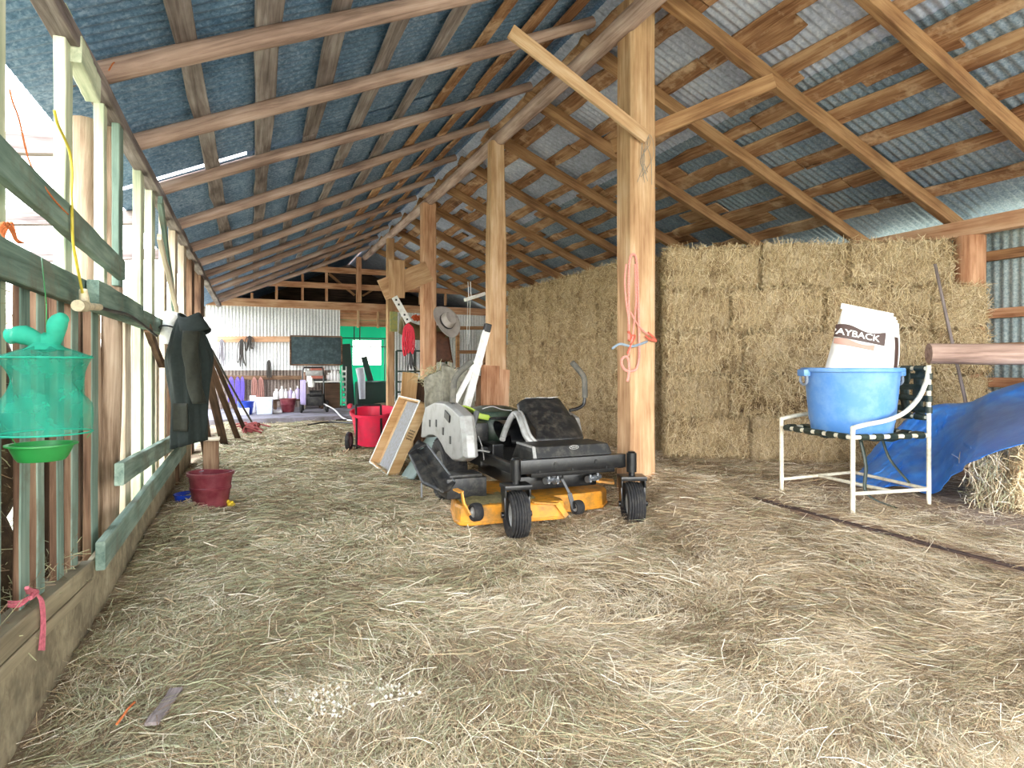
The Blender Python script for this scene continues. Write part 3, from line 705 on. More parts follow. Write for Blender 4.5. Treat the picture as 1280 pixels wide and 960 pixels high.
for a in (0, 2.1, 4.2): mb.tube([(R0*math.cos(a), R0*math.sin(a), .06), (.09*math.cos(a), .09*math.sin(a), .043)], .0012, 5)
s0 = W(52, 322, x=-.615)-t.location
mb.tube([(0, 0, hT+.1), (0, 0, hT+.2), s0], .0016, 6); mb.build('string', 'dish', t)

# pink rope tied round the near skirting beam
M['pinkrope'] = cloth('pink_twine', '#b8606c', scale=90)
t = thing('pink_twine', 'pink twine knotted round the near skirting beam with its ends hanging down', 'twine', W(46, 745, x=-.63))
mb = MB()
for i, dv in enumerate((0, 3, 6)):
    mb.tube(rel(t, smooth_path([W(10, 752+dv, x=-.70), W(24, 752+dv, x=-.67), W(36, 746+dv*.5, x=-.655), W(44, 742, x=-.64)])), .0035, 6)
    mb.tube(rel(t, smooth_path([W(45, 742, x=-.64), W(50+i*2, 752, x=-.635), W(52+i*2, 780, x=-.637), W(49+i*3, 813, x=-.637)])), .0035, 6)
mb.tube(rel(t, smooth_path([W(36, 741, x=-.64), W(33, 735, x=-.63), W(40, 738, x=-.63), W(47, 740, x=-.63), W(38, 748, x=-.63), W(44, 738, x=-.63)])), .006, 6)
mb.build('strand', 'pinkrope', t, smooth=True)
# orange scraps of baling twine high on the wall
M['orangetwine'] = cloth('orange_twine', '#c8703f', scale=90)
mb = MB(); mb.tube(smooth_path([W(12, 112, x=-.66), W(16, 128, x=-.66), W(24, 150, x=-.66), W(36, 200, x=-.655), W(52, 228, x=-.62), W(68, 250, x=-.61), W(85, 268, x=-.61)]), .003, 6)
tag(mb.build('orange_twine', 'orangetwine', smooth=True), 'length of orange twine trailing over the sloping green board', 'twine')
mb = MB(); mb.tube(smooth_path([W(136, 88, x=-.62), W(143, 78, x=-.62), W(148, 90, x=-.62), W(150, 100, x=-.62)]), .0035, 6)
tag(mb.build('orange_twine', 'orangetwine', smooth=True), 'short loop of orange twine at the top of the wall under the roof', 'twine')
mb = MB()
for i in range(7): mb.tube(smooth_path([W(-2+i, 285+i*2, x=-.66), W(5+i*1.5, 278+2*(i % 3), x=-.65), W(14+i, 290+i, x=-.65), W(19+i*.6, 300, x=-.65), W(24+i, 304, x=-.65)]), .003, 5)
tag(mb.build('orange_twine', 'orangetwine', smooth=True), 'bunch of orange twine lying on the near end of the green rail', 'twine')

# white pipe fitting on the rail end, coat, leaning boards
pw = W(215, 408, x=-.56)
t = thing('pipe_fitting', 'white plastic pipe elbow pushed over the far end of the green rail', 'pipe fitting', pw)
mb = MB(); mb.tube([Vector((0, 0, -.135)), Vector((0, 0, -.04)), Vector((0, 0, -.03)), rv*.012+Vector((0, 0, .03)), rv*.03+Vector((0, 0, .09))], [.085, .08, .07, .072, .085], 24)
mb.tube([rv*.03+Vector((0, 0, .09)), rv*.034+Vector((0, 0, .105))], [.085, .06], 24); mb.build('elbow', 'white', t, smooth=True)
mb = MB(); mb.tube([(.083*math.cos(2*PI*i/20), .083*math.sin(2*PI*i/20), -.01+.012*math.sin(i*.6)) for i in range(20)], .006, 6, closed=True); mb.build('wire_tie', 'blackplastic', t, smooth=True)

M['coat'] = cloth('dark_coat_cloth', '#19221f', scale=40, weave=.5)
M['coat2'] = cloth('olive_coat_cloth', '#25271e', scale=40, weave=.5)
pc = W(238, 480, x=-.42); t = thing('hanging_coat', 'dark green work coat hanging on the wall past the white pipe fitting', 'coat', (pc.x, pc.y, 0))
zT, zB = W(238, 398, x=-.42).z, W(240, 553, x=-.42).z
def coat(a, c):
    th = 2*PI*a; z = zT+(zB-zT)*c
    w_ = (.05+.085*min(1, c*3.2)**.8+.02*math.sin(c*6))*(1-.12*sstep(.85, 1, c)); dd = .05+.06*min(1, c*3)
    f = 1+.10*math.sin(th*6+c*3.1)+.06*math.sin(th*11-c*5)
    q = rv*(w_*math.cos(th)*f+.03*math.sin(c*2.4)-.03)+Vector((SY, CY, 0))*(dd*math.sin(th)*f)
    return (q.x, q.y, z+.03*math.cos(th)*c)
MB().grid(coat, 64, 30).build('coat_body', 'coat', t, smooth=True, thick=.008)
def collar(a, c):
    th = 2*PI*a; r = .07+.03*c
    q = rv*(r*1.0*math.cos(th)+.0+.05*c)+Vector((SY, CY, 0))*(r*math.sin(th)-.02)
    return (q.x, q.y, zT+.02-.12*c+.02*math.cos(th*2))
MB().grid(collar, 32, 5).build('collar', 'coat', t, smooth=True, thick=.012)
def sleeve(a, c):
    th = 2*PI*a; r = .062-.01*c; r *= 1+.1*math.sin(th*3+c*12)
    q = rv*(r*.8*math.cos(th)+.06+.08*c*c-.02*c)+Vector((SY, CY, 0))*(r*math.sin(th)-.11)
    return (q.x, q.y, zT-.10-.52*c)
MB().grid(sleeve, 28, 20).build('sleeve', 'coat2', t, smooth=True, thick=.008)
def pocket(a, c):
    q = rv*(-.06+.11*a)+Vector((SY, CY, 0))*(-.128+.01*math.sin(a*5)); return (q.x, q.y, zT-.62-.2*c)
MB().grid(pocket, 8, 8).build('pocket', 'coat2', t, smooth=True, thick=.012)

def lean(name, a, b, w_, t_, mat, lab, cat='board', up=(0, 0, 1)):
    o = board(name, a, b, w_, t_, mat, up=up, rough=.003, n=5); return tag(o, lab, cat, 'boards leaning past the coat')
G0 = lambda u, v, z=0.: W(u, v, z=z)
lean('leaning_plank', (W(262, 578, z=0).x, W(262, 578, z=0).y, -.01), (-.55, 7.0, 1.25), .12, .03, 'dark', 'wide dark plank leaning on the wall behind the coat, nearest one', up=(0, 1, 0))
lean('leaning_plank', (W(281, 557, z=0).x, W(281, 557, z=0).y, -.01), (-.55, 8.0, 1.35), .10, .03, 'dark', 'dark plank leaning on the wall past the coat, second one', up=(0, 1, 0))
lean('leaning_plank', (W(298, 549, z=0).x, W(298, 549, z=0).y, -.01), (-.55, 8.6, 1.35), .08, .03, 'dark', 'dark narrow plank leaning on the wall past the coat, third one', up=(0, 1, 0))
lean('leaning_plank', (W(308, 541, z=0).x, W(308, 541, z=0).y, -.01), (-.58, 9.6, 1.45), .06, .025, 'dark', 'thin dark plank leaning on the wall past the coat, farthest one', up=(0, 1, 0))
tag(log('leaning_rod', (W(316, 531, z=0).x, W(316, 531, z=0).y, 0), (-.5, 9.1, 1.35), .018, .014, 'blackplastic'), 'thin black rod leaning on the wall over the planks', 'rod')
M['coatboard'] = M['slatpale']
pp = (.03, 6.05)
tag(board('stub_post', (-.33, 6.05, -.05), (-.33, 6.05, .48), .12, .1, 'slat', up=(0, 1, 0)), 'short squared stub post standing under the coat', 'post')
tag(board('shelf_board', (-.62, 6.0, .50), (-.26, 6.0, .50), .14, .02, 'slatpale'), 'small pale board lying on the stub post under the coat', 'board')
# ------------------------------------------------------------------ hay bales
def hay_mat(name, a, b_, c):
    m, nt, b = newmat(name); L = nt.links.new
    tc = node(nt, 'ShaderNodeTexCoord'); oi = node(nt, 'ShaderNodeObjectInfo')
    off = node(nt, 'ShaderNodeVectorMath', operation='SCALE'); off.inputs[0].default_value = (3.1, 7.7, 5.3); L(oi.outputs['Random'], off.inputs['Scale'])
    ad = node(nt, 'ShaderNodeVectorMath', operation='ADD'); L(tc.outputs['Object'], ad.inputs[0]); L(off.outputs[0], ad.inputs[1])
    mp = node(nt, 'ShaderNodeMapping'); mp.inputs['Scale'].default_value = (38, 26, 26); L(ad.outputs[0], mp.inputs[0])
    n = node(nt, 'ShaderNodeTexNoise', Scale=1.0, Detail=6.0, Roughness=.75, Distortion=2.5); L(mp.outputs[0], n.inputs['Vector'])
    n2 = node(nt, 'ShaderNodeTexNoise', Scale=5.0, Detail=3.0); L(ad.outputs[0], n2.inputs['Vector'])
    ma = node(nt, 'ShaderNodeMath', operation='MULTIPLY_ADD'); L(n2.outputs['Fac'], ma.inputs[0]); ma.inputs[1].default_value = .5
    mb_ = node(nt, 'ShaderNodeMath', operation='MULTIPLY_ADD'); L(oi.outputs['Random'], mb_.inputs[0]); mb_.inputs[1].default_value = .12; mb_.inputs[2].default_value = -.31
    mc = node(nt, 'ShaderNodeMath', operation='ADD'); L(n.outputs['Fac'], mc.inputs[0]); L(mb_.outputs[0], mc.inputs[1]); L(mc.outputs[0], ma.inputs[2])
    rp = ramp(nt, [(.3, a), (.46, b_), (.62, c)]); L(ma.outputs[0], rp.inputs[0]); L(rp.outputs[0], b.inputs['Base Color'])
    b.inputs['Roughness'].default_value = .95; b.inputs['Specular IOR Level'].default_value = .1
    bp = node(nt, 'ShaderNodeBump', Strength=.9, Distance=.03); L(n.outputs['Fac'], bp.inputs['Height']); L(bp.outputs[0], b.inputs['Normal'])
    return m
M['hay'] = hay_mat('baled_hay', '#503e2d', '#a68d6a', '#d8c4a2')
BTONE = ['#d9c298', '#c4aa82', '#ecdcb8', '#a8926a', '#866b4e', '#b8a682']
BM = []
for i, c in enumerate(BTONE):
    m, nt, b = newmat('bale_straw_%d' % i); b.inputs['Base Color'].default_value = lin(c); b.inputs['Roughness'].default_value = .8; b.inputs['Specular IOR Level'].default_value = .2; BM.append(m)
BH = .42
def bale_mesh(seed, L=.86, D=.46, Hh=BH, straws=5600):
    rng = np.random.default_rng(seed); mb = MB()
    nx_, ny_, nz_ = 60, 28, 26
    off = Vector((seed*3.7, seed*1.9, seed))
    def f(p):
        x, y, z = p
        # soften corners
        a, b, c = abs(x)/(L/2), abs(y)/(D/2), abs(z)/(Hh/2)
        e = max(0, min(a, 1)**7+b**7+c**7-1)*.020
        v = Vector((x*(1-e*1.2), y*(1-e*2), z*(1-e*2)))
        fl_ = .010*math.sin((x+.03*_N.noise(Vector((x*3, y*4, z*4))+off))*2*PI/.105)       # flakes
        n = Vector((x/(L/2)*(a > .98), y/(D/2)*(b > .98), z/(Hh/2)*(c > .98)))
        d = fl_*(1 if a < .98 else .0)+.030*_N.noise(v*6+off)+.022*_N.noise(v*17+off)+.012*_N.noise(v*38+off)-.004
        return tuple(v+n*d)
    for ax, s in ((0, -1), (0, 1), (1, -1), (1, 1), (2, -1), (2, 1)):
        if ax == 0: mb.grid(lambda a, c: f((s*L/2, (a-.5)*D, (c-.5)*Hh)), ny_, nz_)
        if ax == 1: mb.grid(lambda a, c: f(((a-.5)*L, s*D/2, (c-.5)*Hh)), nx_, nz_)
        if ax == 2: mb.grid(lambda a, c: f(((a-.5)*L, (c-.5)*D, s*Hh/2)), nx_, ny_)
    # straw ends standing out of the faces
    area = np.array([D*Hh*1.2, D*Hh*1.2, L*Hh, L*Hh, L*D*.6, L*D*.6]); cnt = (area/area.sum()*straws).astype(int)
    P, Dd, N = [], [], []
    for (ax, s), k in zip(((0, -1), (0, 1), (1, -1), (1, 1), (2, -1), (2, 1)), cnt):
        u = rng.uniform(-.5, .5, (k, 3))*np.array([L, D, Hh])*.985
        u[:, ax] = s*np.array([L, D, Hh])[ax]/2*.985
        n = np.zeros((k, 3)); n[:, ax] = s
        t = rng.normal(0, 1, (k, 3)); t[:, ax] = 0
        if ax != 0: t[:, 0] *= .55
        t /= np.linalg.norm(t, axis=1)[:, None]+1e-9
        d = t+n*rng.uniform(-.05, .6, k)[:, None]; d /= np.linalg.norm(d, axis=1)[:, None]
        P.append(u+n*rng.uniform(0, .012, k)[:, None]); Dd.append(d); N.append(n+rng.normal(0, .3, (k, 3)))
    P, Dd, N = map(np.concatenate, (P, Dd, N)); N /= np.linalg.norm(N, axis=1)[:, None]; k = len(P)
    sm = straw_mesh('tmp', P, Dd, N, rng.uniform(.05, .19, k), rng.uniform(.0018, .0042, k), rng.choice(6, k, p=[.26, .22, .16, .14, .12, .10]), .5)
    o = mb.build('hay_bale', 'hay', smooth=True); me = o.data
    bm = bmesh.new(); bm.from_mesh(me); n0 = len(bm.faces); bm.from_mesh(sm); bm.faces.ensure_lookup_table()
    for q in bm.faces[n0:]: q.material_index += 1
    me.materials.clear(); bm.to_mesh(me); bm.free()
    me.materials.append(M['hay'])
    for q in BM: me.materials.append(q)
    bpy.data.objects.remove(o); bpy.data.meshes.remove(sm)
    return me
BALES = [bale_mesh(s) for s in (1, 2, 3, 4, 5)]
def bale(x, y, z, rz, lab, group, sx=1., flip=0):
    o = bpy.data.objects.new('hay_bale', random.choice(BALES)); COL.objects.link(o)
    o.location = (x, y, z); o.rotation_euler = (random.uniform(-.02, .02), random.uniform(-.02, .02), rz+random.uniform(-.02, .02)+PI*random.choice((0, 1)))
    o.scale = (sx*.965, random.uniform(.93, .97), .955)
    return tag(o, lab, 'hay bale', group)
SX, SYc = 3.77, 5.12
fd = Vector((.843, -.538, 0)); fn = Vector((.538, .843, 0)); fa = math.atan2(fd.y, fd.x)
ROW = ['bottom', 'second', 'third', 'fourth', 'top']
for r in range(5):
    z = PLZ+.012+BH*(r+.5)
    ln = [.82, .82, .80] if r % 2 == 0 else [.62, .86, .94]
    ln = {4: [.92, .78, .92], 2: [.74, .9, .8]}.get(r, ln)
    s = 0
    for i, L in enumerate(ln):
        c = Vector((SX, SYc, 0))+fd*(s+L/2)+fn*(.23+random.uniform(-.02, .02)+(.0 if r < 4 else .02)); s += L
        bale(c.x, c.y, z, fa, 'long hay bale across the stack front, %s row, %s from the big post' % (ROW[r], ORD[i]), 'hay bales across the front of the stack', L/.86)
    if r < 4:
        c = Vector((SX, SYc, 0))+fd*(s+.24)+fn*.45
        bale(c.x, c.y, z, fa+PI/2, 'hay bale turned end-on at the iron wall end of the stack, %s row' % ROW[r], 'end-on hay bales by the iron wall')
    for i in range(8):
        yy = 5.56+.465*i+.235
        j = random.uniform(-.03, .03)+(.04 if r == 4 else 0)
        bale(SX+.43+j, yy, z, 0, 'bale end facing the aisle, %s row, %s back from the front corner' % (ROW[r], ORD[i]), 'hay bales along the aisle side of the stack')
# loose bale under the tarpaulin
bc = W(1262, 612, z=.4); 
# ------------------------------------------------------------------ the zero-turn mower
MO = Vector((2.06, 3.80, 0))
mw = thing('riding_mower', 'black and orange zero-turn mower with silver rear fenders and its seat tipped forward', 'mower', MO)
def mp(u, v, x=None, y=None): return W(u, v, x=x, y=y)-MO
def lp(x, y, z): return Vector((x, y, z))-MO
def tyre(mb, c, ax, R, w, groove=0, n=40):
    """tyre of outer radius R, width w, hub axis ax"""
    ax = Vector(ax).normalized(); q = Vector((0, 0, 1)).rotation_difference(ax).to_matrix().to_4x4(); m = Matrix.Translation(c) @ q
    r0 = R*.56; pr = [(r0, -w*.36), (R*.72, -w*.5), (R*.9, -w*.48)]
    if groove:
        k = 7
        for i in range(k):
            a = -w*.42+w*.84*i/(k-1)
            rr = R*(1-.05*(abs(a)/(w*.42))**2)
            pr += [(rr, a-w*.035), (rr, a+w*.035)]
            if i < k-1: pr += [(rr-.006, a+w*.05), (rr-.006, a+w*.09)]
    else: pr += [(R*.985, -w*.3), (R, 0), (R*.985, w*.3)]
    pr += [(R*.9, w*.48), (R*.72, w*.5), (r0, w*.36), (r0, -w*.36)]
    mb.lathe(pr, n, m)
def hub(mb, c, ax, R, w):
    ax = Vector(ax).normalized(); q = Vector((0, 0, 1)).rotation_difference(ax).to_matrix().to_4x4(); m = Matrix.Translation(c) @ q
    mb.lathe([(0, -w*.2), (R*.2, -w*.2), (R*.25, -w*.1), (R*.8, -w*.16), (R, -w*.4), (R, w*.4), (R*.8, w*.16), (R*.25, w*.1), (R*.2, w*.2), (0, w*.2)], 28, m)
# caster wheels, forks and pivots
for c, a, k in ((lp(1.615, 3.80, .156), (1, -.12, 0), 0), (lp(2.515, 3.79, .152), (1, -.35, 0), 1)):
    R = .156; mb = MB(); tyre(mb, c, a, R, .125, 1); wh = mb.build('front_wheel', 'rubber', mw, smooth=True)
    mb = MB(); hub(mb, c, a, R*.57, .08); mb.build('hub', 'silver', wh, smooth=True)
    A = Vector(a).normalized(); mb = MB()
    for s in (-1, 1):
        mb.bar(c+A*s*.083+Vector((0, 0, -.02)), c+A*s*.083+Vector((0, .012, .14)), .075, .012, up=A, bev=.003); mb.bar(c+A*s*.083+Vector((0, .012, .12)), c+A*s*.083+Vector((0, .012, .185)), .12, .012, up=A, bev=.003)
        mb.tube([c+A*s*.075, c+A*s*.105], .02, 10)
    mb.box(c+Vector((0, .012, .185)), (.185, .15, .03), Euler((0, 0, math.atan2(A.y, A.x))), .004)
    mb.tube([c+Vector((0, .012, .19)), c+Vector((0, .012, .235))], .022, 14)
    mb.build('fork', 'black', mw, smooth=True)
    mb = MB(); mb.tube([c+Vector((0, .015, .225)), c+Vector((0, .015, .36))], .036, 18); mb.tube([c+Vector((0, .015, .36)), c+Vector((0, .015, .372))], [.03, .022], 18)
    mb.build('pivot_tube', 'black', mw, smooth=True)
# frame
mb = MB(); mb.box(lp(2.065, 3.86, .455), (.84, .06, .095), bev=.006); mb.box(lp(2.08, 3.90, .40), (.66, .08, .05), bev=.006)
for x in (1.66, 2.47): mb.box(lp(x, 4.55, .43), (.05, 1.35, .07), bev=.006)
mb.box(lp(2.06, 4.5, .30), (.62, .9, .10), bev=.01)
for x in (1.92, 2.24): mb.tube([lp(x, 3.825, .465), lp(x, 3.835, .465)], .014, 10)
for x in (1.8, 2.05, 2.32): mb.tube([lp(x, 3.825, .42), lp(x, 3.835, .42)], .008, 8)
mb.build('frame', 'black', mw, smooth=True)
# foot pan
mb = MB(); a0, a1 = lp(1.80, 3.90, .505), lp(2.385, 3.90, .505)
poly = [(-.02, 3.90-MO.y, .50), (0, 3.93-MO.y, .575), (0, 4.22-MO.y, .575), (0, 4.30-MO.y, .46), (0, 3.92-MO.y, .46)]
rings = []
for x, ins in ((1.79, .035), (1.80, 0), (2.39, 0), (2.41, .03)):
    rings.append([(x-MO.x+ (.0), p[1], p[2]-(ins if k in (1, 2) else 0)) for k, p in enumerate(poly)])
mb.loft(rings); fp = mb.build('foot_pan', 'blackplastic', mw, bevel=.008)
mb = MB(); mb.bar(lp(1.795, 3.899, .50), lp(1.798, 3.927, .572), .022, .012); mb.bar(lp(1.80, 4.22, .572), lp(1.798, 3.927, .572), .018, .012)
mb.build('pan_edge', 'silver', fp)
mb = MB()
e0 = lp(2.10, 3.905, .562)
mb.tube([e0+Vector((.035*math.cos(2*PI*i/24), -.004+.0, .013*math.sin(2*PI*i/24))) for i in range(24)], .003, 6, closed=True)
mb.tube([e0+Vector((-.022+.044*i/8, -.004, .006*math.sin(i*2.1))) for i in range(9)], .003, 6)
em = mb.build('emblem', 'silver', fp); tag(em, 'worn silver oval emblem')
# seat tipped forward: back shell, cushion edge, hollow
def shell(a, c):
    wv = .245-.045*c**1.5-.02*(1-c)**3
    x = 2.19+.05*c+(a-.5)*2*wv; e = abs(a-.5)*2
    y = 4.30+.42*c**1.15+.05*e**3+.02*math.sin(PI*c); z = .555+.345*c-.045*c*c-.05*e**6*(c > .5)
    return lp(x, y, z)
seat = thing('seat', None, None); seat.parent = mw
MB().grid(shell, 28, 20).build('seat_back', 'blackplastic', seat, smooth=True, thick=.03)
cu = lambda t: smooth_path(t, 5)
mb = MB(); rim = cu([mp(628, 549, y=4.42), mp(633, 534, y=4.52), mp(641, 519, y=4.56), mp(647, 518, y=4.5), mp(652, 530, y=4.36), mp(658, 546, y=4.28), mp(668, 557, y=4.25)])
mb.tube(rim, .024, 10); mb.tube([p+Vector((.03, -.005, .012)) for p in rim[8:]], .012, 10)
mb.build('seat_rim', 'silver', seat, smooth=True)
mb = MB(); rr0 = rim[:]
mb.grid(lambda a, c: rr0[int(round(a*(len(rr0)-1)))].lerp(lp(2.03+.02*a, 4.72-.30*a, .80-.16*a if a > .4 else .56+.45*a), c)+Vector((0, 0, .02*math.sin(PI*c))), len(rr0)-1, 8); mb.build('seat_side', 'black', seat, smooth=True, thick=.01)
def cushion(a, c):
    th = 2*PI*a; return lp(2.02+.36*(c-.5)+.0*a, 4.62+.20*math.cos(th), .60+.075*math.sin(th)+.05*math.cos(th))
MB().grid(cushion, 24, 8).build('seat_cushion', 'black', seat, smooth=True)
mb = MB()
for i in range(14):
    c = shell(random.uniform(.15, .85), .97)+Vector((0, .03*random.random(), .02)); mb.bar(c, c+Vector((random.uniform(-.1, .1), random.uniform(-.02, .03), random.uniform(-.002, .006))), .02, .004)
mb.build('torn_padding', 'silver', seat)
# steering levers
M['foam'] = plain('grey_foam_grip', '#55544f', .85, dirt='#7d776b')
for pts, yy in (([(590, 452), (578, 462), (569, 473), (567, 486), (566, 503)], 4.78), ([(715, 453), (723, 462), (730, 472), (731, 486), (731, 497)], 4.62)):
    P = cu([mp(u, v, y=yy) for u, v in pts]); mb = MB(); mb.tube(P, .024, 12); lv = mb.build('steering_lever', 'foam', mw, smooth=True)
    q = P[-1]; e = [(566, 503), (570, 513), (580, 518), (592, 518)] if yy > 4.7 else [(731, 497), (729, 506), (721, 511), (712, 513)]
    mb = MB(); mb.tube(cu([mp(u, v, y=yy) for u, v in e]), .014, 10); mb.build('lever_base', 'black', lv, smooth=True)
# rear fenders
def fender(x0, x1, s):
    O = [(531, 508), (527, 524), (525, 547), (530, 547), (535, 544), (541, 544), (547, 548), (552, 556), (557, 567), (566, 577), (575, 577), (581, 573), (579, 545), (576, 520), (566, 510), (556, 503), (543, 502)]
    P = [W(u, v, x=1.43) for u, v in O]; mb = MB(); k = len(P)
    def ring(x, f): 
        c = Vector((0, 5.1, .62)); return [(x-MO.x, c.y+(p.y-c.y)*f-MO.y, c.z+(p.z-c.z)*f) for p in P]
    mb.loft([ring(x0, .94), ring(x0+s*.025, 1), ring(x1-s*.03, 1.0), ring(x1, .96)], True)
    return mb.build('rear_fender', 'silver', mw, bevel=.006)
f1 = fender(1.43, 1.545, 1); f2 = fender(2.66, 2.50, -1); f2.location = (0, .38, -.08)
mb = MB()
for u, v in ((537.5, 529), (545.5, 529), (554, 539), (563, 550)):
    p = mp(u, v, x=1.43); mb.box(p+Vector((-.001, 0, 0)), (.012, .035, .062), None, .004)
mb.build('vent_slot', 'black', f1)
mb = MB(); mb.bar(mp(556, 517, x=1.425), mp(562, 524, x=1.425), .01, .06); mb.bar(mp(578, 520, y=4.5), mp(582, 568, y=4.46), .012, .03, up=(0, 1, 0)); mb.build('fender_trim', 'black', f1)
mb = MB(); mb.box(lp(1.66, 5.12, .60), (.22, .80, .16), bev=.03); mb.build('fender_well', 'blackplastic', mw, smooth=True)
# rear wheels
for x in (1.545, 2.60):
    mb = MB(); c = lp(x, 5.12, .262); tyre(mb, c, (1, 0, 0), .262, .20)
    for i in range(36):
        for s in (-1, 1):
            th = 2*PI*(i+.25*s)/36; r = Vector((0, math.cos(th), math.sin(th))); t_ = Vector((0, -r.z, r.y))
            mb.bar(c+r*.258+Vector((s*.012, 0, 0)), c+r*.252+t_*.02+Vector((s*.085, 0, 0)), .016, .02, up=r)
    wh = mb.build('rear_wheel', 'rubber', mw, smooth=True)
    mb = MB(); hub(mb, c, (1, 0, 0), .15, .19); mb.build('hub', 'silver', wh, smooth=True)
# cutting deck
dk = [(1.50, 4.86), (1.36, 4.45), (1.29, 4.14), (1.30, 4.04), (1.36, 4.0), (1.60, 3.99), (1.72, 3.975), (1.80, 3.95), (2.04, 3.93), (2.06, 4.02), (2.03, 4.10), (2.30, 4.10), (2.47, 4.12), (2.58, 4.24), (2.60, 4.45), (2.58, 4.86)]
mb = MB(); cx, cy = 1.95, 4.45
ring = lambda f, z: [(cx+(x-cx)*f-MO.x, cy+(y-cy)*f-MO.y, z) for x, y in dk]
mb.loft([ring(1.0, .055), ring(1.005, .075), ring(.992, .08), ring(.985, .165), ring(.965, .182), ring(.5, .19)], True)
deck = mb.build('cutting_deck', 'orange', mw, bevel=.005)
mb = MB(); mb.bar(lp(1.80, 3.945, .19), lp(1.98, 3.925, .17), .05, .012); mb.bar(lp(1.98, 3.925, .17), lp(2.05, 3.915, .075), .04, .012, up=(0, 1, 0)); mb.build('deck_lip', 'orange', deck, bevel=.003)
mb = MB(); mb.bar(lp(2.36, 4.2, .27), lp(2.55, 4.1, .25), .12, .02); mb.build('deck_arm', 'orange', deck, bevel=.003)
M['clip'] = plain('dried_clippings', '#6d6440', .95, dirt='#8c7f55', scale=40, bump=.8)
mb = MB(); mb.grid(lambda a, c: lp(1.33+.55*a, 4.03+.3*c, .186+.022*_N.noise(Vector((a*7, c*5, 1)))+.012*math.sin(PI*c)), 20, 10); mb.build('clippings', 'clip', deck, smooth=True)
mb = MB()
mb.box(lp(1.42, 4.36, .262), (.30, .24, .145), bev=.012); mb.box(lp(1.42, 4.36, .345), (.25, .2, .02), bev=.006)
mb.build('belt_cover', 'blackplastic', mw, smooth=True)
# discharge chute folded up
B_, A_, E_, D_, C_ = mp(534, 556, y=4.72), mp(569, 603, y=4.22), mp(553, 616, y=4.14), mp(527, 604, y=4.32), mp(510, 567, y=4.70)
Bt = mp(523, 550, y=4.78)
mb = MB(); mb.grid(lambda a, c: (B_.lerp(A_, a)).lerp(((C_*.55+B_*.45).lerp(E_, a)), c)+Vector((0, 0, -.02*math.sin(PI*c))), 10, 8)
mb.grid(lambda a, c: (Bt.lerp(B_, c)).lerp((C_.lerp(C_*.55+B_*.45, c)), a), 6, 4)
mb.grid(lambda a, c: ((C_*.55+B_*.45).lerp(E_, a)).lerp(C_.lerp(D_, a), c), 8, 4)
ch = mb.build('discharge_chute', 'blackplastic', mw, smooth=True, thick=.014)
mb = MB(); mb.tube([B_, A_], .009, 8); mb.tube([D_, D_+Vector((.0, 0, -.1))], .008, 8); mb.build('chute_rod', 'steel', ch, smooth=True)
# anti-scalp wheels with brackets
for (u, v, yy, R, bx) in ((595, 640, 3.97, .062, -1), (722, 634, 3.87, .05, 1)):
    c = mp(u, v, y=yy); mb = MB(); tyre(mb, c, (1, .15, 0), R, .065, 0, 28); wl = mb.build('gauge_wheel', 'rubber', mw, smooth=True)
    mb = MB(); hub(mb, c, (1, .15, 0), R*.56, .06); mb.build('hub', 'silver', wl, smooth=True)
    mb = MB(); s = bx
    if s < 0:
        mb.bar(c+Vector((-.045, 0, -.02)), c+Vector((-.075, .03, .05)), .05, .012, up=(1, 0, 0)); mb.bar(c+Vector((-.075, .03, .05)), c+Vector((-.085, .05, .135)), .035, .012, up=(1, 0, 0)); mb.bar(c+Vector((-.085, .05, .13)), c+Vector((-.11, .12, .14)), .04, .012)
    else:
        mb.bar(c+Vector((-.03, 0, -.01)), c+Vector((-.055, .02, .10)), .035, .01, up=(0, 1, 0)); mb.bar(c+Vector((-.055, .02, .10)), c+Vector((-.10, .05, .2)), .02, .01, up=(0, 1, 0))
        mb.tube([c+Vector((-.10, .04, .2)), c+Vector((-.10, .03, .26)), c+Vector((-.14, .03, .26))], .008, 8)
    mb.build('wheel_bracket', 'orange' if s < 0 else 'black', mw, bevel=.002)
# lift linkage and hydraulic fittings under the bar
mb = MB()
for u, v, yy in ((686, 601, 3.93), (697, 601, 3.93), (747, 597, 3.97), (738, 599, 3.98)):
    c = mp(u, v, y=yy); mb.tube([c+Vector((-.03, 0, 0)), c+Vector((.03, .02, .005))], [.024, .02], 12); mb.tube([c+Vector((0, 0, -.02)), c+Vector((.0, .0, .035))], .012, 10)
mb.build('lift_linkage', 'steel', mw, smooth=True)
# engine behind the seat
M['engine'] = plain('dark_green_shroud', '#20342b', .35, dirt='#4c5a4a')
M['lime'] = plain('lime_cap', '#a9c24a', .5)
eng = thing('engine', None, None); eng.parent = mw
mb = MB(); c = lp(1.98, 5.2, 0)
mb.lathe([(0, .48), (.27, .48), (.29, .52), (.28, .66), (.24, .74), (.13, .775), (0, .78)], 32, Matrix.Translation(c)); mb.build('shroud', 'engine', eng, smooth=True)
mb = MB(); mb.tube([c+Vector((.27*math.cos(2*PI*i/32), .27*math.sin(2*PI*i/32), .69)) for i in range(32)], .012, 8, closed=True); mb.build('shroud_band', 'blackplastic', eng, smooth=True)
mb = MB(); mb.grid(lambda a, cc: lp(1.57+.34*a, 4.95+.22*cc, .80-.10*a-.03*cc+.02*math.sin(6*a)), 10, 4); mb.box(mp(604, 521, y=4.9), (.09, .03, .035), Euler((0, .2, 0)), .006); mb.build('lime_panel', 'lime', eng, smooth=True, thick=.012)
mb = MB(); P = []
for i in range(60): P.append(lp(1.93+.022*math.cos(i*.63), 4.84+.022*math.sin(i*.63), .53+.0024*i))
mb.tube(P, .004, 6); mb.build('spring', 'steel', eng, smooth=True)
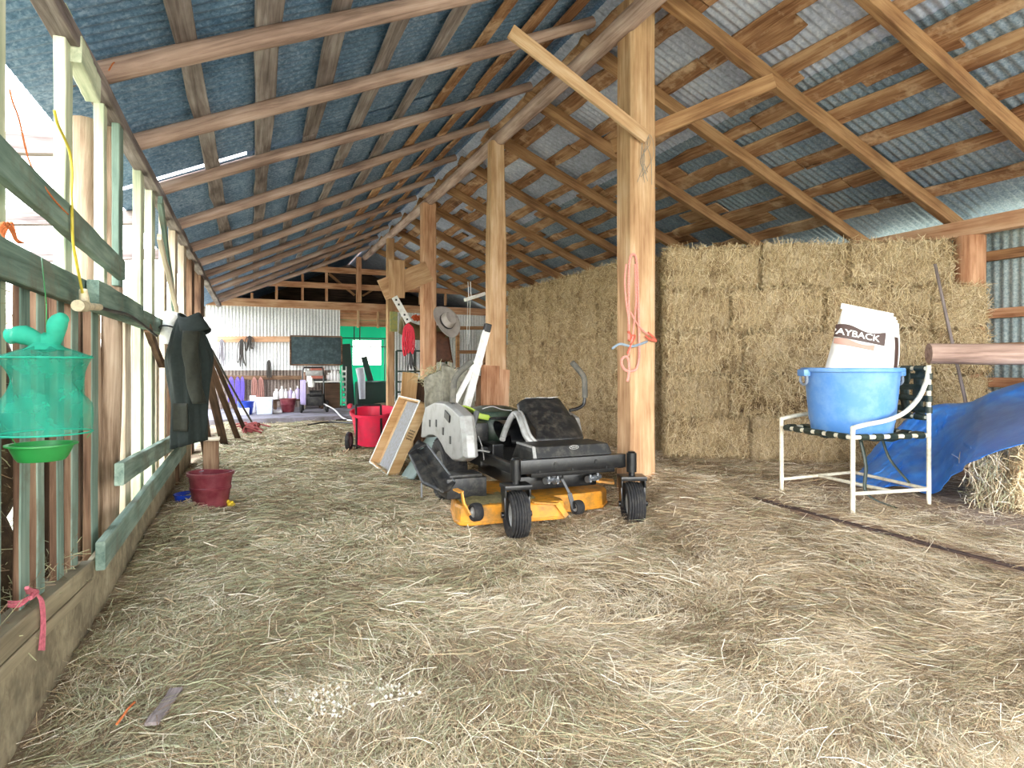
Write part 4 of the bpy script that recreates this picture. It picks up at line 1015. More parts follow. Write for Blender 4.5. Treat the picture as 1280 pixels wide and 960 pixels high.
mb = MB(); mb.tube(cu([mp(596, 515, y=4.6), mp(592, 530, y=4.55), mp(586, 545, y=4.5), mp(587, 565, y=4.45)]), .022, 10); mb.build('support_strut', 'steel', mw, smooth=True)
mb = MB(); mb.box(lp(1.98, 4.95, .42), (.66, .7, .16), bev=.015); mb.box(lp(1.76, 4.62, .47), (.1, .25, .12), bev=.01); mb.build('engine_deck', 'black', mw)
mb = MB()
mb.tube(cu([mp(583, 563, y=4.42), mp(600, 563, y=4.4), mp(612, 565, y=4.35)]), .006, 6); mb.tube(cu([mp(598, 545, y=4.5), mp(603, 560, y=4.45), mp(605, 575, y=4.4)]), .004, 6)
mb.tube(cu([mp(603, 511, y=4.8), mp(615, 508, y=4.8), mp(628, 512, y=4.8), mp(640, 513, y=4.8)]), .005, 6)
mb.build('cable', 'silver', mw, smooth=True)
# ------------------------------------------------------------------ plank platform
mb = MB(); n = 13
for i in range(n):
    y0 = .6+i*.71; mb.cur = 0
    mb.box(((PLX+EX)/2+.06, y0+.352, PLZ-.02+random.uniform(-.003, .002)), (EX-PLX+.1, .70, .036))
pf = mb.build('floor_platform', 'deckwood', bevel=.004); pf['kind'] = 'structure'
tag(board('platform_edge', (PLX+.02, .6, PLZ-.075), (PLX+.02, 9.8, PLZ-.075), .03, .10, 'deckwood', rough=.006, n=30), 'worn edge board along the aisle side of the plank platform', 'board')
M['gapshade'] = plain('platform_gap_shade', '#4b3a36', .8, dirt='#2c2222', scale=14)  # dark tone paints the shade of the gap at the platform edge
tag(board('gap_strip', (PLX-.004, .8, PLZ-.005), (PLX-.004, 4.25, PLZ-.008), .028, .012, 'gapshade', rough=.004, n=24), 'dark strip standing for the shaded gap along the edge of the plank platform', 'strip')

# ------------------------------------------------------------------ patio chair
A, Bq, Cq, Dq = W(977, 616, z=PLZ), W(1066, 643, z=PLZ), W(1161, 630, z=PLZ), W(1066, 606, z=PLZ)
cc = (A+Bq+Cq+Dq)/4
ch = thing('patio_chair', 'cream tube patio chair with dark green straps holding the blue tub', 'chair', cc)
R_ = .0145
def at(p, z): return Vector((p.x, p.y, PLZ+z))-cc
def zat(u, v, p):
    return 1.15+(455-v)*((p.x*SY+p.y*CY))/F-PLZ
zA, zB = zat(975, 524, A), zat(1064, 532, Bq)
sz = .485; armz = (zA+zB)/2
topz = zat(1161, 457, Cq)
sp_ = smooth_path
for p in (A, Bq):
    mb = MB(); mb.tube([at(p, 0), at(p, armz)], R_, 12); mb.build('leg', 'cream', ch, smooth=True)
for p in (Cq, Dq):
    mb = MB(); mb.tube([at(p, 0), at(p, topz)], R_, 12); mb.build('leg', 'cream', ch, smooth=True)
for p, q in ((Bq, Cq), (A, Dq)):
    a, b = at(p, armz-.01), at(q, topz-.005)
    k = lambda s, z: Vector((a.x+(b.x-a.x)*s, a.y+(b.y-a.y)*s, z+PLZ-cc.z))
    mb = MB(); mb.tube(sp_([k(0, armz-.006), k(.18, armz+.012), k(.42, armz+.03), k(.66, armz+.075), k(.86, armz+.17), k(.97, armz+.29), k(1, topz)]), R_*1.05, 12); mb.build('arm', 'cream', ch, smooth=True)
mb = MB()
ring = [at(A, sz), at(Bq, sz), at(Cq, sz-.02), at(Dq, sz-.02)]
for i in range(4): mb.tube([ring[i], ring[(i+1) % 4]], R_, 12)
mb.tube([at(Cq, topz-.02), at(Dq, topz-.02)], R_, 12)
mb.tube([at(Cq, sz+.10), at(Dq, sz+.10)], R_*.8, 12)
mb.build('seat_frame', 'cream', ch, smooth=True)
mb = MB(); lo = .10
mb.tube([at(A, lo), at(A.lerp(Dq, 1), lo)], R_*.85, 10); mb.tube([at(Bq, lo+.03), at(Cq, lo)], R_*.85, 10); mb.tube([at(A.lerp(Dq, .5), lo), at(Bq.lerp(Cq, .5), lo+.015)], R_*.85, 10)
mb.tube([at(Dq, lo), at(Cq, lo)], R_*.85, 10)
mb.build('stretcher', 'cream', ch, smooth=True)
M['strap'] = plain('dark_green_vinyl', '#18261f', .45, dirt='#3b4438', scale=15)
L4 = lambda s, t, z=0: (ring[0].lerp(ring[1], s)).lerp(ring[3].lerp(ring[2], s), t)+Vector((0, 0, z))
for i in range(6):                                    # straps front to back
    s = (i+.7)/6.4; mb = MB()
    mb.grid(lambda a, c: L4(s+.045*(a-.5)*2, c, .018-.055*math.sin(PI*c)+.004*math.sin(c*25+i*PI)), 2, 24)
    for t in (0, 1): mb.tube([L4(s-.045, t), L4(s+.045, t)], R_*1.35, 12)
    mb.build('seat_strap', 'strap', ch, smooth=True, thick=.004)
for i in range(5):                                    # straps side to side
    s = (i+.7)/5.4; mb = MB()
    mb.grid(lambda a, c: L4(c, s+.045*(a-.5)*2, .016-.05*math.sin(PI*c)-.004*math.sin(c*25+i*PI)), 2, 24)
    for t in (0, 1): mb.tube([L4(t, s-.045), L4(t, s+.045)], R_*1.35, 12)
    mb.build('seat_strap', 'strap', ch, smooth=True, thick=.004)
bk = [at(Dq, sz+.10), at(Cq, sz+.10), at(Cq, topz-.02), at(Dq, topz-.02)]
K4 = lambda s, t, d=0: (bk[0].lerp(bk[1], s)).lerp(bk[3].lerp(bk[2], s), t)+Vector((SY, CY, 0))*d
for i in range(6):
    s = (i+.6)/6.2; mb = MB()
    mb.grid(lambda a, c: K4(s+.055*(a-.5)*2, c, .03*math.sin(PI*c)+.005*math.sin(c*22+i*PI)), 2, 20)
    for t in (0, 1): mb.tube([K4(s-.055, t), K4(s+.055, t)], R_*1.35, 12)
    mb.build('back_strap', 'strap', ch, smooth=True, thick=.004)
for i in range(4):
    s = (i+.7)/4.4; mb = MB()
    mb.grid(lambda a, c: K4(c, s+.06*(a-.5)*2, .03*math.sin(PI*c)-.005*math.sin(c*22+i*PI)), 2, 20)
    for t in (0, 1): mb.tube([K4(t, s-.06), K4(t, s+.06)], R_*1.4, 12)
    mb.build('back_strap', 'strap', ch, smooth=True, thick=.004)
mb = MB()
def hang(pts, w_):
    pts = sp_([Vector(p) for p in pts]); o = len(mb.v)
    for p in pts: mb.v += [tuple(p-rv*w_), tuple(p+rv*w_)]
    for i in range(len(pts)-1): mb.f.append((o+2*i, o+2*i+1, o+2*i+3, o+2*i+2)); mb.mi.append(0)
hang([L4(.8, .3, -.03), L4(.85, .32, -.2), L4(.9, .28, -.38), L4(1.05, .5, -.46)], .012)
hang([L4(.7, .7, -.04), L4(.75, .75, -.18), L4(.9, .85, -.33)], .010)
mb.build('broken_strap', 'strap', ch, smooth=True, thick=.003)

# ------------------------------------------------------------------ blue tub
M['bluetub'] = plain('sky_blue_plastic', '#5b92d6', .32, dirt='#86aede', scale=5)
M['ropehandle'] = cloth('blue_grey_rope', '#8a94a2', scale=120)
tz = PLZ+sz-.035; tc_ = Vector((cc.x, cc.y, tz))+rv*-.01
tb = thing('blue_tub', 'big sky-blue plastic muck tub standing on the patio chair', 'tub', tc_)
r0, r1, th_ = .255, .305, W(1060, 460, zc=4.1).z-tz
mb = MB(); mb.lathe([(0, .0), (r0-.02, 0), (r0, .018), (r0+.012, .1), (r0+.016, .1), (r1-.004, th_-.05), (r1-.002, th_-.03), (r1+.022, th_-.028), (r1+.026, th_-.012), (r1+.02, th_), (r1, th_), (r1-.012, th_-.006), (r0-.004, .03), (0, .022)], 56)
mb.build('tub_body', 'bluetub', tb, smooth=True)
for s in (-1, 1):
    mb = MB(); c = rv*s*(r1+.03)+Vector((0, 0, th_-.035)); mb.box(c, (.05, .11, .05), Euler((0, 0, -YAW)), .012); lg = mb.build('handle_lug', 'bluetub', tb, smooth=True)
    mb = MB(); fw = Vector((SY, CY, 0)); mb.tube(sp_([c+fw*.04, c+fw*.05+Vector((0, 0, -.06)), c+Vector((0, 0, -.085))-0*fw, c-fw*.05+Vector((0, 0, -.06)), c-fw*.04]), .009, 8); mb.build('rope_handle', 'ropehandle', lg, smooth=True)

# ------------------------------------------------------------------ feed bags in the tub
M['bagwhite'] = plain('white_woven_bag', '#f1f0ee', .45, dirt='#dcdad6', scale=6, bump=.15)
M['bagbrown'] = plain('dark_brown_print', '#4a342e', .5)
M['bagtan'] = plain('tan_print', '#b98d7d', .5)
M['bagletter'] = plain('white_print', '#f4f2ef', .5)
def feed_bag(base, wd, ht, dp, roll, yaw, lab, band):
    t = thing('feed_bag', lab, 'feed bag', base); t.rotation_euler = Euler((0, roll, yaw), 'ZYX' if False else 'XYZ')
    def prof(q): return (math.sin(PI*min(1, q*1.0+.0)))**.45 if q < .5 else max(.02, (1-((q-.5)/.5)**3))
    mb = MB(); rings = []; n = 40
    for i in range(25):
        q = i/24; z = q*ht; d_ = dp/2*(prof(q) if q > .04 else .5); w_ = wd/2*(.80+.2*min(1, q/.3))*(1-.10*q); ring = []
        for j in range(n):
            th = 2*PI*j/n; c, s = math.cos(th), math.sin(th)
            x = w_*math.copysign(abs(c)**.5, c)+.02*q; y = d_*math.copysign(abs(s)**.8, s)
            ring.append((x, y+.006*_N.noise(Vector((x*9, z*9, roll*9))), z+.008*math.sin(x*14)*q))
        rings.append(ring)
    mb.loft(rings); mb.build('bag_body', 'bagwhite', t, smooth=True)
    mb = MB(); mb.box((0, 0, ht*1.0+.006), (wd*.88, .012, .04)); mb.build('sewn_top', 'bagwhite', t, bevel=.003)
    return t, (lambda x, q: Vector((x, -dp/2*prof(q)*(max(.0, 1-min(1, abs(x)/(wd/2))**4)**.5)**.8-.004, q*ht)))
bb = tc_+Vector((0, 0, .15))
b1, sf = feed_bag(bb+rv*-.075+Vector((-SY, -CY, 0))*.05, .41, .73, .16, .21, -YAW-.06, 'white feed bag with a dark brown band of lettering, leaning in the blue tub', True)
mb = MB(); mb.grid(lambda a, c: sf(-.199+.33*a, .70+.115*c-.00*a+(.02*math.sin(PI*a*2.2+.2) if c > .5 else 0)), 30, 4); mb.build('label_band', 'bagbrown', b1, smooth=True)
mb = MB(); mb.grid(lambda a, c: sf(-.195+.26*a, .635+.05*c+(.012*math.sin(PI*a*2.2) if c > .5 else 0)), 30, 3); mb.build('tan_band', 'bagtan', b1, smooth=True)
def lettering(txt, size, parent, fn, x0, q0, ht, mat='bagletter', ext=.0):
    cu_ = bpy.data.curves.new('lettering', 'FONT'); cu_.body = txt; cu_.size = size; cu_.offset = .0012
    o = bpy.data.objects.new('lettering', cu_); COL.objects.link(o); dg = bpy.context.evaluated_depsgraph_get()
    me = bpy.data.meshes.new_from_object(o.evaluated_get(dg)); bpy.data.objects.remove(o)
    bm = bmesh.new(); bm.from_mesh(me); bmesh.ops.triangulate(bm, faces=bm.faces[:]); bmesh.ops.subdivide_edges(bm, edges=[e for e in bm.edges if e.calc_length() > size*.25], cuts=2); bm.to_mesh(me); bm.free()
    for v in me.vertices:
        p = fn(x0+v.co.x*1.18, q0+v.co.y/ht); v.co = p+Vector((0, -.004, 0))
    me.materials.clear(); me.materials.append(M[mat]); r = bpy.data.objects.new('lettering', me); COL.objects.link(r); r.parent = parent
    return r
lb = lettering('PAYBACK', .062, b1, lambda x, q: sf(min(max(x, -.199), .13), q), -.232, .728, .745)
tag(lb, 'white capital lettering on the brown band')
mb = MB(); mb.box(sf(.13, .12)+Vector((0, -.003, 0)), (.10, .004, .10)); mb.build('brown_corner', 'bagbrown', b1)
b2, sf2 = feed_bag(bb+rv*.225+Vector((SY, CY, 0))*.06, .22, .66, .12, .14, -YAW+.35, 'second white feed bag showing one edge behind the first in the blue tub', True)
mb = MB(); mb.grid(lambda a, c: sf2(.03+.04*a, .48+.36*c), 4, 8); lb2 = mb.build('side_label', 'bagbrown', b2, smooth=True)

# ------------------------------------------------------------------ tarpaulin, loose bale, round rail, leaning pole
M['tarp'] = plain('blue_tarpaulin', '#2b79dc', .33, dirt='#559cec', dirt_amt=.5, scale=7, spec=.6)
rows = [[(1052, 606, 4.95), (1090, 612, 4.70), (1125, 607, 4.62), (1166, 617, 4.45), (1192, 592, 4.10), (1222, 574, 3.72), (1282, 553, 3.5), (1345, 540, 3.45)],
        [(1062, 600, 5.0), (1090, 598, 4.85), (1128, 585, 4.85), (1170, 585, 4.62), (1200, 570, 4.25), (1228, 556, 3.95), (1285, 540, 3.75), (1350, 528, 3.7)],
        [(1074, 590, 5.1), (1098, 578, 5.05), (1135, 560, 5.05), (1172, 553, 4.95), (1200, 545, 4.65), (1232, 535, 4.35), (1288, 519, 4.15), (1352, 505, 4.1)],
        [(1082, 578, 5.2), (1108, 558, 5.2), (1140, 537, 5.2), (1175, 525, 5.15), (1206, 520, 5.05), (1236, 508, 4.85), (1290, 495, 4.7), (1355, 480, 4.65)],
        [(1088, 568, 5.3), (1115, 540, 5.3), (1148, 514, 5.35), (1180, 505, 5.35), (1212, 503, 5.25), (1240, 490, 5.05), (1290, 475, 4.95), (1358, 462, 4.9)],
        [(1092, 570, 5.4), (1118, 545, 5.45), (1150, 520, 5.55), (1184, 512, 5.55), (1216, 508, 5.45), (1244, 496, 5.3), (1294, 482, 5.2), (1360, 470, 5.15)]]
G = [[W(u, v, zc=z) for u, v, z in r] for r in rows]
def cr(p, t):
    i = min(int(t*(len(p)-1)), len(p)-2); s = t*(len(p)-1)-i
    p0, p1, p2, p3 = p[max(i-1, 0)], p[i], p[i+1], p[min(i+2, len(p)-1)]
    return .5*((2*p1)+(-p0+p2)*s+(2*p0-5*p1+4*p2-p3)*s*s+(-p0+3*p1-3*p2+p3)*s**3)
def tarp(a, c):
    p = cr([cr(r, a) for r in G], c)
    n = _N.noise(Vector((a*9, c*5, 1)))*.035+abs(_N.noise(Vector((a*16+c*7, c*6-a*4, 4))))*.05-abs(_N.noise(Vector((a*7-c*9, c*3, 9))))*.05
    p = p+Vector((-SY, -CY, .25))*n; p.z = max(p.z, PLZ+.012)
    return p
mb = MB(); mb.grid(tarp, 110, 60)
tag(mb.build('blue_tarpaulin', 'tarp', smooth=True, thick=.004), 'crumpled bright blue tarpaulin thrown over hay behind the chair', 'tarpaulin')
lbz = W(1350, 600, zc=4.12)
bale(lbz.x, lbz.y, PLZ+.215, -YAW-.12, 'loose hay bale poking out under the blue tarpaulin at the right edge', None, 1.25)
# wisps from the loose bale's end
k = 420; e = W(1236, 612, zc=4.05); P = np.stack([e.x+RNG.normal(0, .05, k), e.y+RNG.normal(0, .07, k), RNG.uniform(PLZ, PLZ+.36, k)], 1)
D = np.stack([RNG.normal(-.5, .4, k), RNG.normal(-.3, .4, k), RNG.normal(-.5, .5, k)], 1); D /= np.linalg.norm(D, axis=1)[:, None]; N = RNG.normal(0, 1, (k, 3)); N /= np.linalg.norm(N, axis=1)[:, None]
o = bpy.data.objects.new('bale_wisps', straw_mesh('bale_wisps', P, D, N, RNG.uniform(.06, .17, k), np.full(k, .003), RNG.integers(0, 6, k))); COL.objects.link(o)
tag(o, 'wisps of hay hanging off the loose bale under the tarpaulin', 'straw', kind='stuff')
la, lb_ = W(1161, 442, zc=4.45), W(1420, 441, zc=4.15)
tag(log('round_rail', la, lb_, .072, .076, 'pole', wob=.006, lump=.012, n=20), 'thick round timber rail with a sawn end, level in front of the hay stack', 'rail')
rp_ = la.lerp(lb_, .82)
tag(log('rail_post', (rp_.x, rp_.y+.0, PLZ), (rp_.x, rp_.y, rp_.z-.07), .07, .065, 'pole', lump=.02), 'round post carrying the thick timber rail', 'post')
pt, pb = W(1169, 330, zc=5.55), W(1207, 503, zc=5.28)
d = (pb-pt); pb2 = pt+d*((pt.z-PLZ)/(pt.z-pb.z))
tag(log('leaning_pole', pb2, pt, .014, .013, 'batten_grey', wob=.004), 'thin grey pole leaning on the hay stack by the round wall post', 'pole')

# rope on the big post
M['rope'] = cloth('pale_pink_rope', '#dd9588', scale=140)
ry = PY-.135
def rq(u, v, k=0): return W(u, v, y=ry-k)
t = thing('hanging_rope', 'pale pink rope looped on a nail of the big post beside the mower', 'rope', rq(790, 318))
mb = MB()
def rr_(pts, r=.0105): mb.tube([p-t.location for p in smooth_path(pts, 6)], r, 8)
rr_([rq(786, 425), rq(786, 380), rq(786, 340), rq(788, 322), rq(791, 318), rq(795, 322), rq(797, 345), rq(798, 380), rq(799, 420), rq(799, 446), rq(796, 460), rq(789, 464), rq(781, 462), rq(777, 455), rq(778, 448), rq(783, 446), rq(786, 452), rq(786, 468), rq(784, 477)])
rr_([rq(783, 330, .012), rq(781, 350, .012), rq(783, 380, .012), rq(786, 400, .012), rq(786, 424, .012)], .0075)
rr_([rq(794, 330, .012), rq(795, 375, .012), rq(793, 400, .012), rq(790, 425, .012), rq(785, 445, .012)], .0075)
rr_([rq(788, 390, .01), rq(796, 404, .01), rq(806, 415, .01), rq(815, 420, .01), rq(818, 425, .01)], .0075)
mb.build('strand', 'rope', t, smooth=True)
M['rope2'] = cloth('red_rope_knot', '#c4604c', scale=140)
mb = MB()
rr_([rq(785, 414, .01), rq(788, 420, .01), rq(786, 426, .01)], .012); mb.build('knot', 'rope2', t, smooth=True); mb = MB(); rr_([rq(810, 416, .012), rq(815, 420, .012), rq(820, 426, .012), rq(812, 424, .012), rq(807, 420, .012)], .010); mb.build('knot', 'rope2', t, smooth=True); mb = MB(); rr_([rq(787, 420, .014), rq(794, 420, .014), rq(788, 432, .014), rq(784, 442, .014)], .007)
mb.build('knot', 'rope2', t, smooth=True)
M['grey_wire'] = plain('grey_twine', '#9a948a', .9)
mb = MB()
for i in range(7): mb.tube(smooth_path([W(806+i*1.1, 168, y=ry-.004), W(804+i*1.5+random.uniform(-4, 4), 180, y=ry-.012), W(802+i*1.2+random.uniform(-6, 6), 200, y=ry-.008), W(800+i*1.4+random.uniform(-8, 8), 215+random.uniform(0, 18), y=ry-.004)]), .0022, 5)
tag(mb.build('grey_twine', 'grey_wire', smooth=True), 'tangle of grey twine tied round the big post under the diagonal brace', 'twine')
mb = MB(); mb.tube(smooth_path([W(765, 436, y=ry), W(775, 430, y=ry), W(790, 433, y=ry-.01), W(806, 428, y=ry), W(812, 425, y=ry+.1)]), .01, 8); tag(mb.build('blue_strap', plain('blue_grey_strap', '#8fa0b0', .6), smooth=True), 'blue-grey strap tied round the big post behind the pink rope', 'strap')
mb = MB(); mb.tube([W(813.5, 350, y=PY-.02)+Vector((.01, 0, 0)), W(813, 392, y=PY-.02)+Vector((.01, 0, 0))], [.012, .016], 8); tag(mb.build('hand_tool', plain('red_tool', '#b5482f', .5), smooth=True), 'red handled tool hung on the far side of the big post', 'tool')
# ------------------------------------------------------------------ buckets by the slatted wall
M['maroon'] = plain('maroon_plastic', '#6d2430', .4, dirt='#8a4a4e', scale=7)
def tub(name, lab, cat, loc, R, r, h, mat, rz=0., flat=False, lip=.012, ribs=True):
    t = thing(name, lab, cat, loc, rz); mb = MB(); n = 40
    def ring(q, z, ex=0.):
        rr = r+(R-r)*q+ex; o = []
        for j in range(n):
            th = 2*PI*j/n; x, y = rr*math.cos(th), rr*math.sin(th)
            if flat: y = min(y, rr*.55)
            o.append((x, y, z))
        return o
    rings = [ring(0, .0, -.02), ring(0, .01)]+[ring(q, h*q, e) for q, e in ((.5, 0), (.52, .006 if ribs else 0), (.6, .006 if ribs else 0), (.62, 0), (.9, 0), (.91, lip), (1., lip))]+[ring(1., h, -.004), ring(.9, h*.9, -.008), ring(.05, .02, -.01)]
    mb.loft(rings, False); mb.f.append(tuple(range(n-1, -1, -1))); mb.mi.append(0); o = len(mb.v)-n; mb.f.append(tuple(range(o, o+n))); mb.mi.append(0)
    b = mb.build(name.split('_')[-1]+'_body', mat, t, smooth=True)
    return t
p = W(263, 636, z=0.0)
bk_ = tub('feed_bucket', 'maroon flat-backed feed bucket on the hay beside the slatted wall', 'bucket', (p.x, p.y+.05, -.005), .165, .125, .295, 'maroon', -.5, True)
mb = MB(); mb.tube([(-.165, .05, .27), (-.10, .10, .285), (0, .105, .285), (.10, .10, .285), (.165, .05, .27)], .004, 6); mb.build('bail_handle', 'steel', bk_, smooth=True)
M['deepblue'] = plain('deep_blue_plastic', '#1d3fae', .35)
p = W(231, 634, z=0.0); tub('feed_dish', 'low round deep-blue feed dish behind the maroon bucket', 'dish', (p.x+.02, p.y+.06, 0), .105, .09, .10, 'deepblue', 0, False, .006, False)
M['yellow'] = plain('yellow_plastic', '#e6c62c', .5)
p = W(288, 634, z=0.0); mb = MB()
for a, b, c, r in ((0, 0, .025, .026), (-.02, .01, .045, .016), (.022, 0, .02, .016), (.01, -.015, .04, .014)): mb.lathe([(r*math.sin(PI*i/8), r*-math.cos(PI*i/8)) for i in range(9)], 12, Matrix.Translation((a, b, c)))
tag(mb.build('toy', 'yellow', smooth=True, loc=(p.x, p.y, .0)), 'small lumpy yellow toy lying on the hay beside the maroon bucket', 'toy')

# ------------------------------------------------------------------ red tub cart and the framed screen
M['redtub'] = plain('bright_red_plastic', '#e0294e', .4, dirt='#c23a50', scale=6)
p = W(466, 562, z=.03); cl_ = Vector((p.x+.06, p.y+.2, 0))
ct = thing('tub_cart', 'two-wheeled black cart carrying a bright red muck tub', 'cart', cl_)
tb2 = tub('muck_tub', None, None, (0, 0, .10), .29, .24, .44, 'redtub', 0, False, .02, False); tb2.parent = ct; tb2.rotation_euler = (.17, 0, -YAW)
mb = MB()
for a in (0, PI): mb.box((.31*math.cos(a), .31*math.sin(a), .50), (.05, .09, .05), None, .01)
mb.build('tub_lug', 'redtub', tb2, smooth=True)
fw = Vector((SY, CY, 0)); mb = MB()
for s in (-.17, .15):
    b = rv*s-fw*.29; mb.tube([b+Vector((0, 0, .05)), b+Vector((0, 0, .3)), b-fw*.03+Vector((0, 0, .62))], .014, 8)
mb.tube([rv*-.17-fw*.32+Vector((0, 0, .62)), rv*.15-fw*.32+Vector((0, 0, .62))], .014, 8); mb.tube([rv*-.3-fw*.05+Vector((0, 0, .06)), rv*.3-fw*.05+Vector((0, 0, .06))], .014, 8)
mb.tube([rv*-.17-fw*.29+Vector((0, 0, .06)), rv*-.17+fw*.25+Vector((0, 0, .06))], .012, 8); mb.tube([rv*.15-fw*.29+Vector((0, 0, .06)), rv*.15+fw*.25+Vector((0, 0, .06))], .012, 8)
mb.build('cart_frame', 'black', ct, smooth=True)
for s in (-.33, .33):
    mb = MB(); tyre(mb, rv*s-fw*.05+Vector((0, 0, .12)), rv, .125, .06, 0, 28); wh = mb.build('cart_wheel', 'rubber', ct, smooth=True)
    mb = MB(); hub(mb, rv*s-fw*.05+Vector((0, 0, .12)), rv, .07, .05); mb.build('hub', 'steel', wh, smooth=True)
# framed screen leaning behind the mower
P2, P1, P3, P4 = W(484, 594, z=.01), W(462, 575, z=.01), W(525, 501, y=6.4), W(499, 495, y=7.3)
P1 = P2+(P4-P3)
fs = thing('framed_screen', 'shallow plywood frame with a grey screen, leaning behind the mower fender', 'screen frame', P2)
ux = (P1-P2).normalized(); uz = (P3-P2); HT = uz.length; uz.normalize(); WD = (P1-P2).length; un = ux.cross(uz).normalized()
if un.x > 0: un = -un
q = lambda a, b, c=0: ux*a+uz*b-un*c      # c: thickness behind the face
mb = MB(); D9 = .11
for a0, a1, b0, b1 in ((0, .02, 0, HT), (WD-.02, WD, 0, HT), (0, WD, 0, .02), (0, WD, HT-.02, HT)):
    vs = [q(a, b, c) for c in (0, D9) for a, b in ((a0, b0), (a1, b0), (a1, b1), (a0, b1))]
    mb.add(vs, [(0, 1, 2, 3), (4, 7, 6, 5), (0, 4, 5, 1), (1, 5, 6, 2), (2, 6, 7, 3), (3, 7, 4, 0)])
mb.build('frame', 'ply', fs)
mb = MB(); mb.add([q(0, 0, .09), q(WD, 0, .09), q(WD, HT, .09), q(0, HT, .09)], [(0, 1, 2, 3)]); mb.build('back_board', 'ply', fs, thick=.008)
M['screen'] = plain('grey_screen', '#8f9094', .8, dirt='#7a7468', scale=30)
mb = MB(); mb.add([q(.05*WD, .03, .05), q(.70*WD, .03, .05), q(.70*WD, HT-.03, .05), q(.05*WD, HT-.03, .05)], [(0, 1, 2, 3)]); mb.build('screen', 'screen', fs, thick=.004)
mb = MB()
for a0, b0, a1, b1 in ((0, 0, 0, HT), (WD, 0, WD, HT), (0, 0, WD, 0), (0, HT, WD, HT)): mb.tube([q(a0, b0, -.002), q(a1, b1, -.002)], .007, 6)
mb.build('white_edge', 'white', fs)
mb = MB()
for i in range(4): mb.tube([q(-.002, .42+.03*i+.01*math.sin(j*2.3+i), .025+.06*j/10) for j in range(11)], .003, 5)
mb.build('brand_mark', 'black', fs)
gp = W(512, 606, z=.0)
tag(board('leaning_sheet', (1.42, 6.15, 0), (1.75, 6.25, .42), .45, .02, plain('grey_green_sheet', '#7f8f8a', .7), up=(-1, 0, .5)), 'grey-green sheet offcut leaning behind the black mower chute', 'sheet')

# ------------------------------------------------------------------ heap of boards and canvas before the middle post
for i, (u0, v0, u1, v1, w_, mt, lab) in enumerate([
        (505, 545, 513, 466, .20, 'ply', 'orange-brown plywood end leaning at the left of the heap behind the mower'),
        (518, 545, 527, 474, .14, 'dark', 'dark board leaning in the heap behind the framed screen'),
        (530, 545, 540, 478, .10, 'slat', 'brown board leaning in the heap next to the dark board'),
        (538, 545, 558, 474, .05, 'pine', 'thin pale stick leaning in the heap under the canvas'),
        (612, 545, 613, 457, .22, 'pine_red', 'reddish board standing against the waney post behind the mower'),
        (600, 545, 602, 470, .12, 'slat', 'brown board standing between the white poles and the waney post'),
        (625, 545, 628, 462, .18, 'pine_red', 'wide reddish board standing just before the waney post')]):
    yy = 7.75+.04*i if i < 4 else 6.55+.04*i; a, b = W(u0, v0, y=yy-.15), W(u1, v1, y=yy); a.z = 0
    tag(board('leaning_plank', a, b, w_, .025, mt, up=(0, 1, 0), n=4), lab, 'board', 'boards in the heap behind the mower')
M['canvas'] = cloth('grey_green_canvas', '#8b887a', scale=30, weave=.4)
def cv(a, c):
    u = 531+62*a; top = 458+9*math.sin(a*PI*1.0)*(a < .35)-3*math.sin(a*6)+(14*max(0, .3-a)/.3)
    p = W(u, top+52*max(0, c-.25)/.75, y=6.4-.22*min(1, c/.25)+.05*math.sin(a*14)*c)
    p.z -= .03*math.sin(min(1, c/.25)*PI)*0; p.y += .05*_N.noise(Vector((a*6, c*4, 0)))
    if c < .25: p = W(u, top, y=6.75-.35*c/.25)+Vector((0, 0, .01*math.sin(a*20)))
    return p
mb = MB(); mb.grid(cv, 44, 22); tag(mb.build('canvas_sheet', 'canvas', smooth=True, thick=.008), 'grey-green canvas thrown over the heap of boards behind the mower', 'canvas')
k = 240; c0 = W(548, 470, y=6.4); P = np.stack([c0.x+RNG.normal(0, .12, k), c0.y+RNG.normal(-.06, .05, k), c0.z+RNG.normal(0, .04, k)], 1)
D = RNG.normal(0, 1, (k, 3)); D[:, 2] -= .4; D /= np.linalg.norm(D, axis=1)[:, None]; N = RNG.normal(0, 1, (k, 3)); N /= np.linalg.norm(N, axis=1)[:, None]
o = bpy.data.objects.new('hay_wad', straw_mesh('hay_wad', P, D, N, RNG.uniform(.08, .22, k), np.full(k, .005), RNG.choice([1, 3, 5], k))); COL.objects.link(o)
tag(o, 'wad of greenish hay hanging over the canvas heap', 'straw', kind='stuff')
# white poles
t = thing('pole_stand', 'pair of white metal poles joined under a black cap, standing behind the mower', 'stand', W(583, 505, y=6.05))
mb = MB(); mb.bar(rel(t, [W(580, 520, y=6.0)])[0], rel(t, [W(608, 414, y=6.1)])[0], .075, .05, up=(0, 1, 0), bev=.006); mb.build('pole', 'white', t)
mb = MB(); mb.bar(rel(t, [W(564, 512, y=6.0)])[0], rel(t, [W(603, 438, y=6.1)])[0], .05, .04, up=(0, 1, 0), bev=.006); mb.build('pole', 'white', t)
mb = MB(); mb.box(rel(t, [W(609, 410, y=6.1)])[0], (.07, .07, .09), Euler((0, .25, 0)), .012); mb.build('cap', 'black', t)
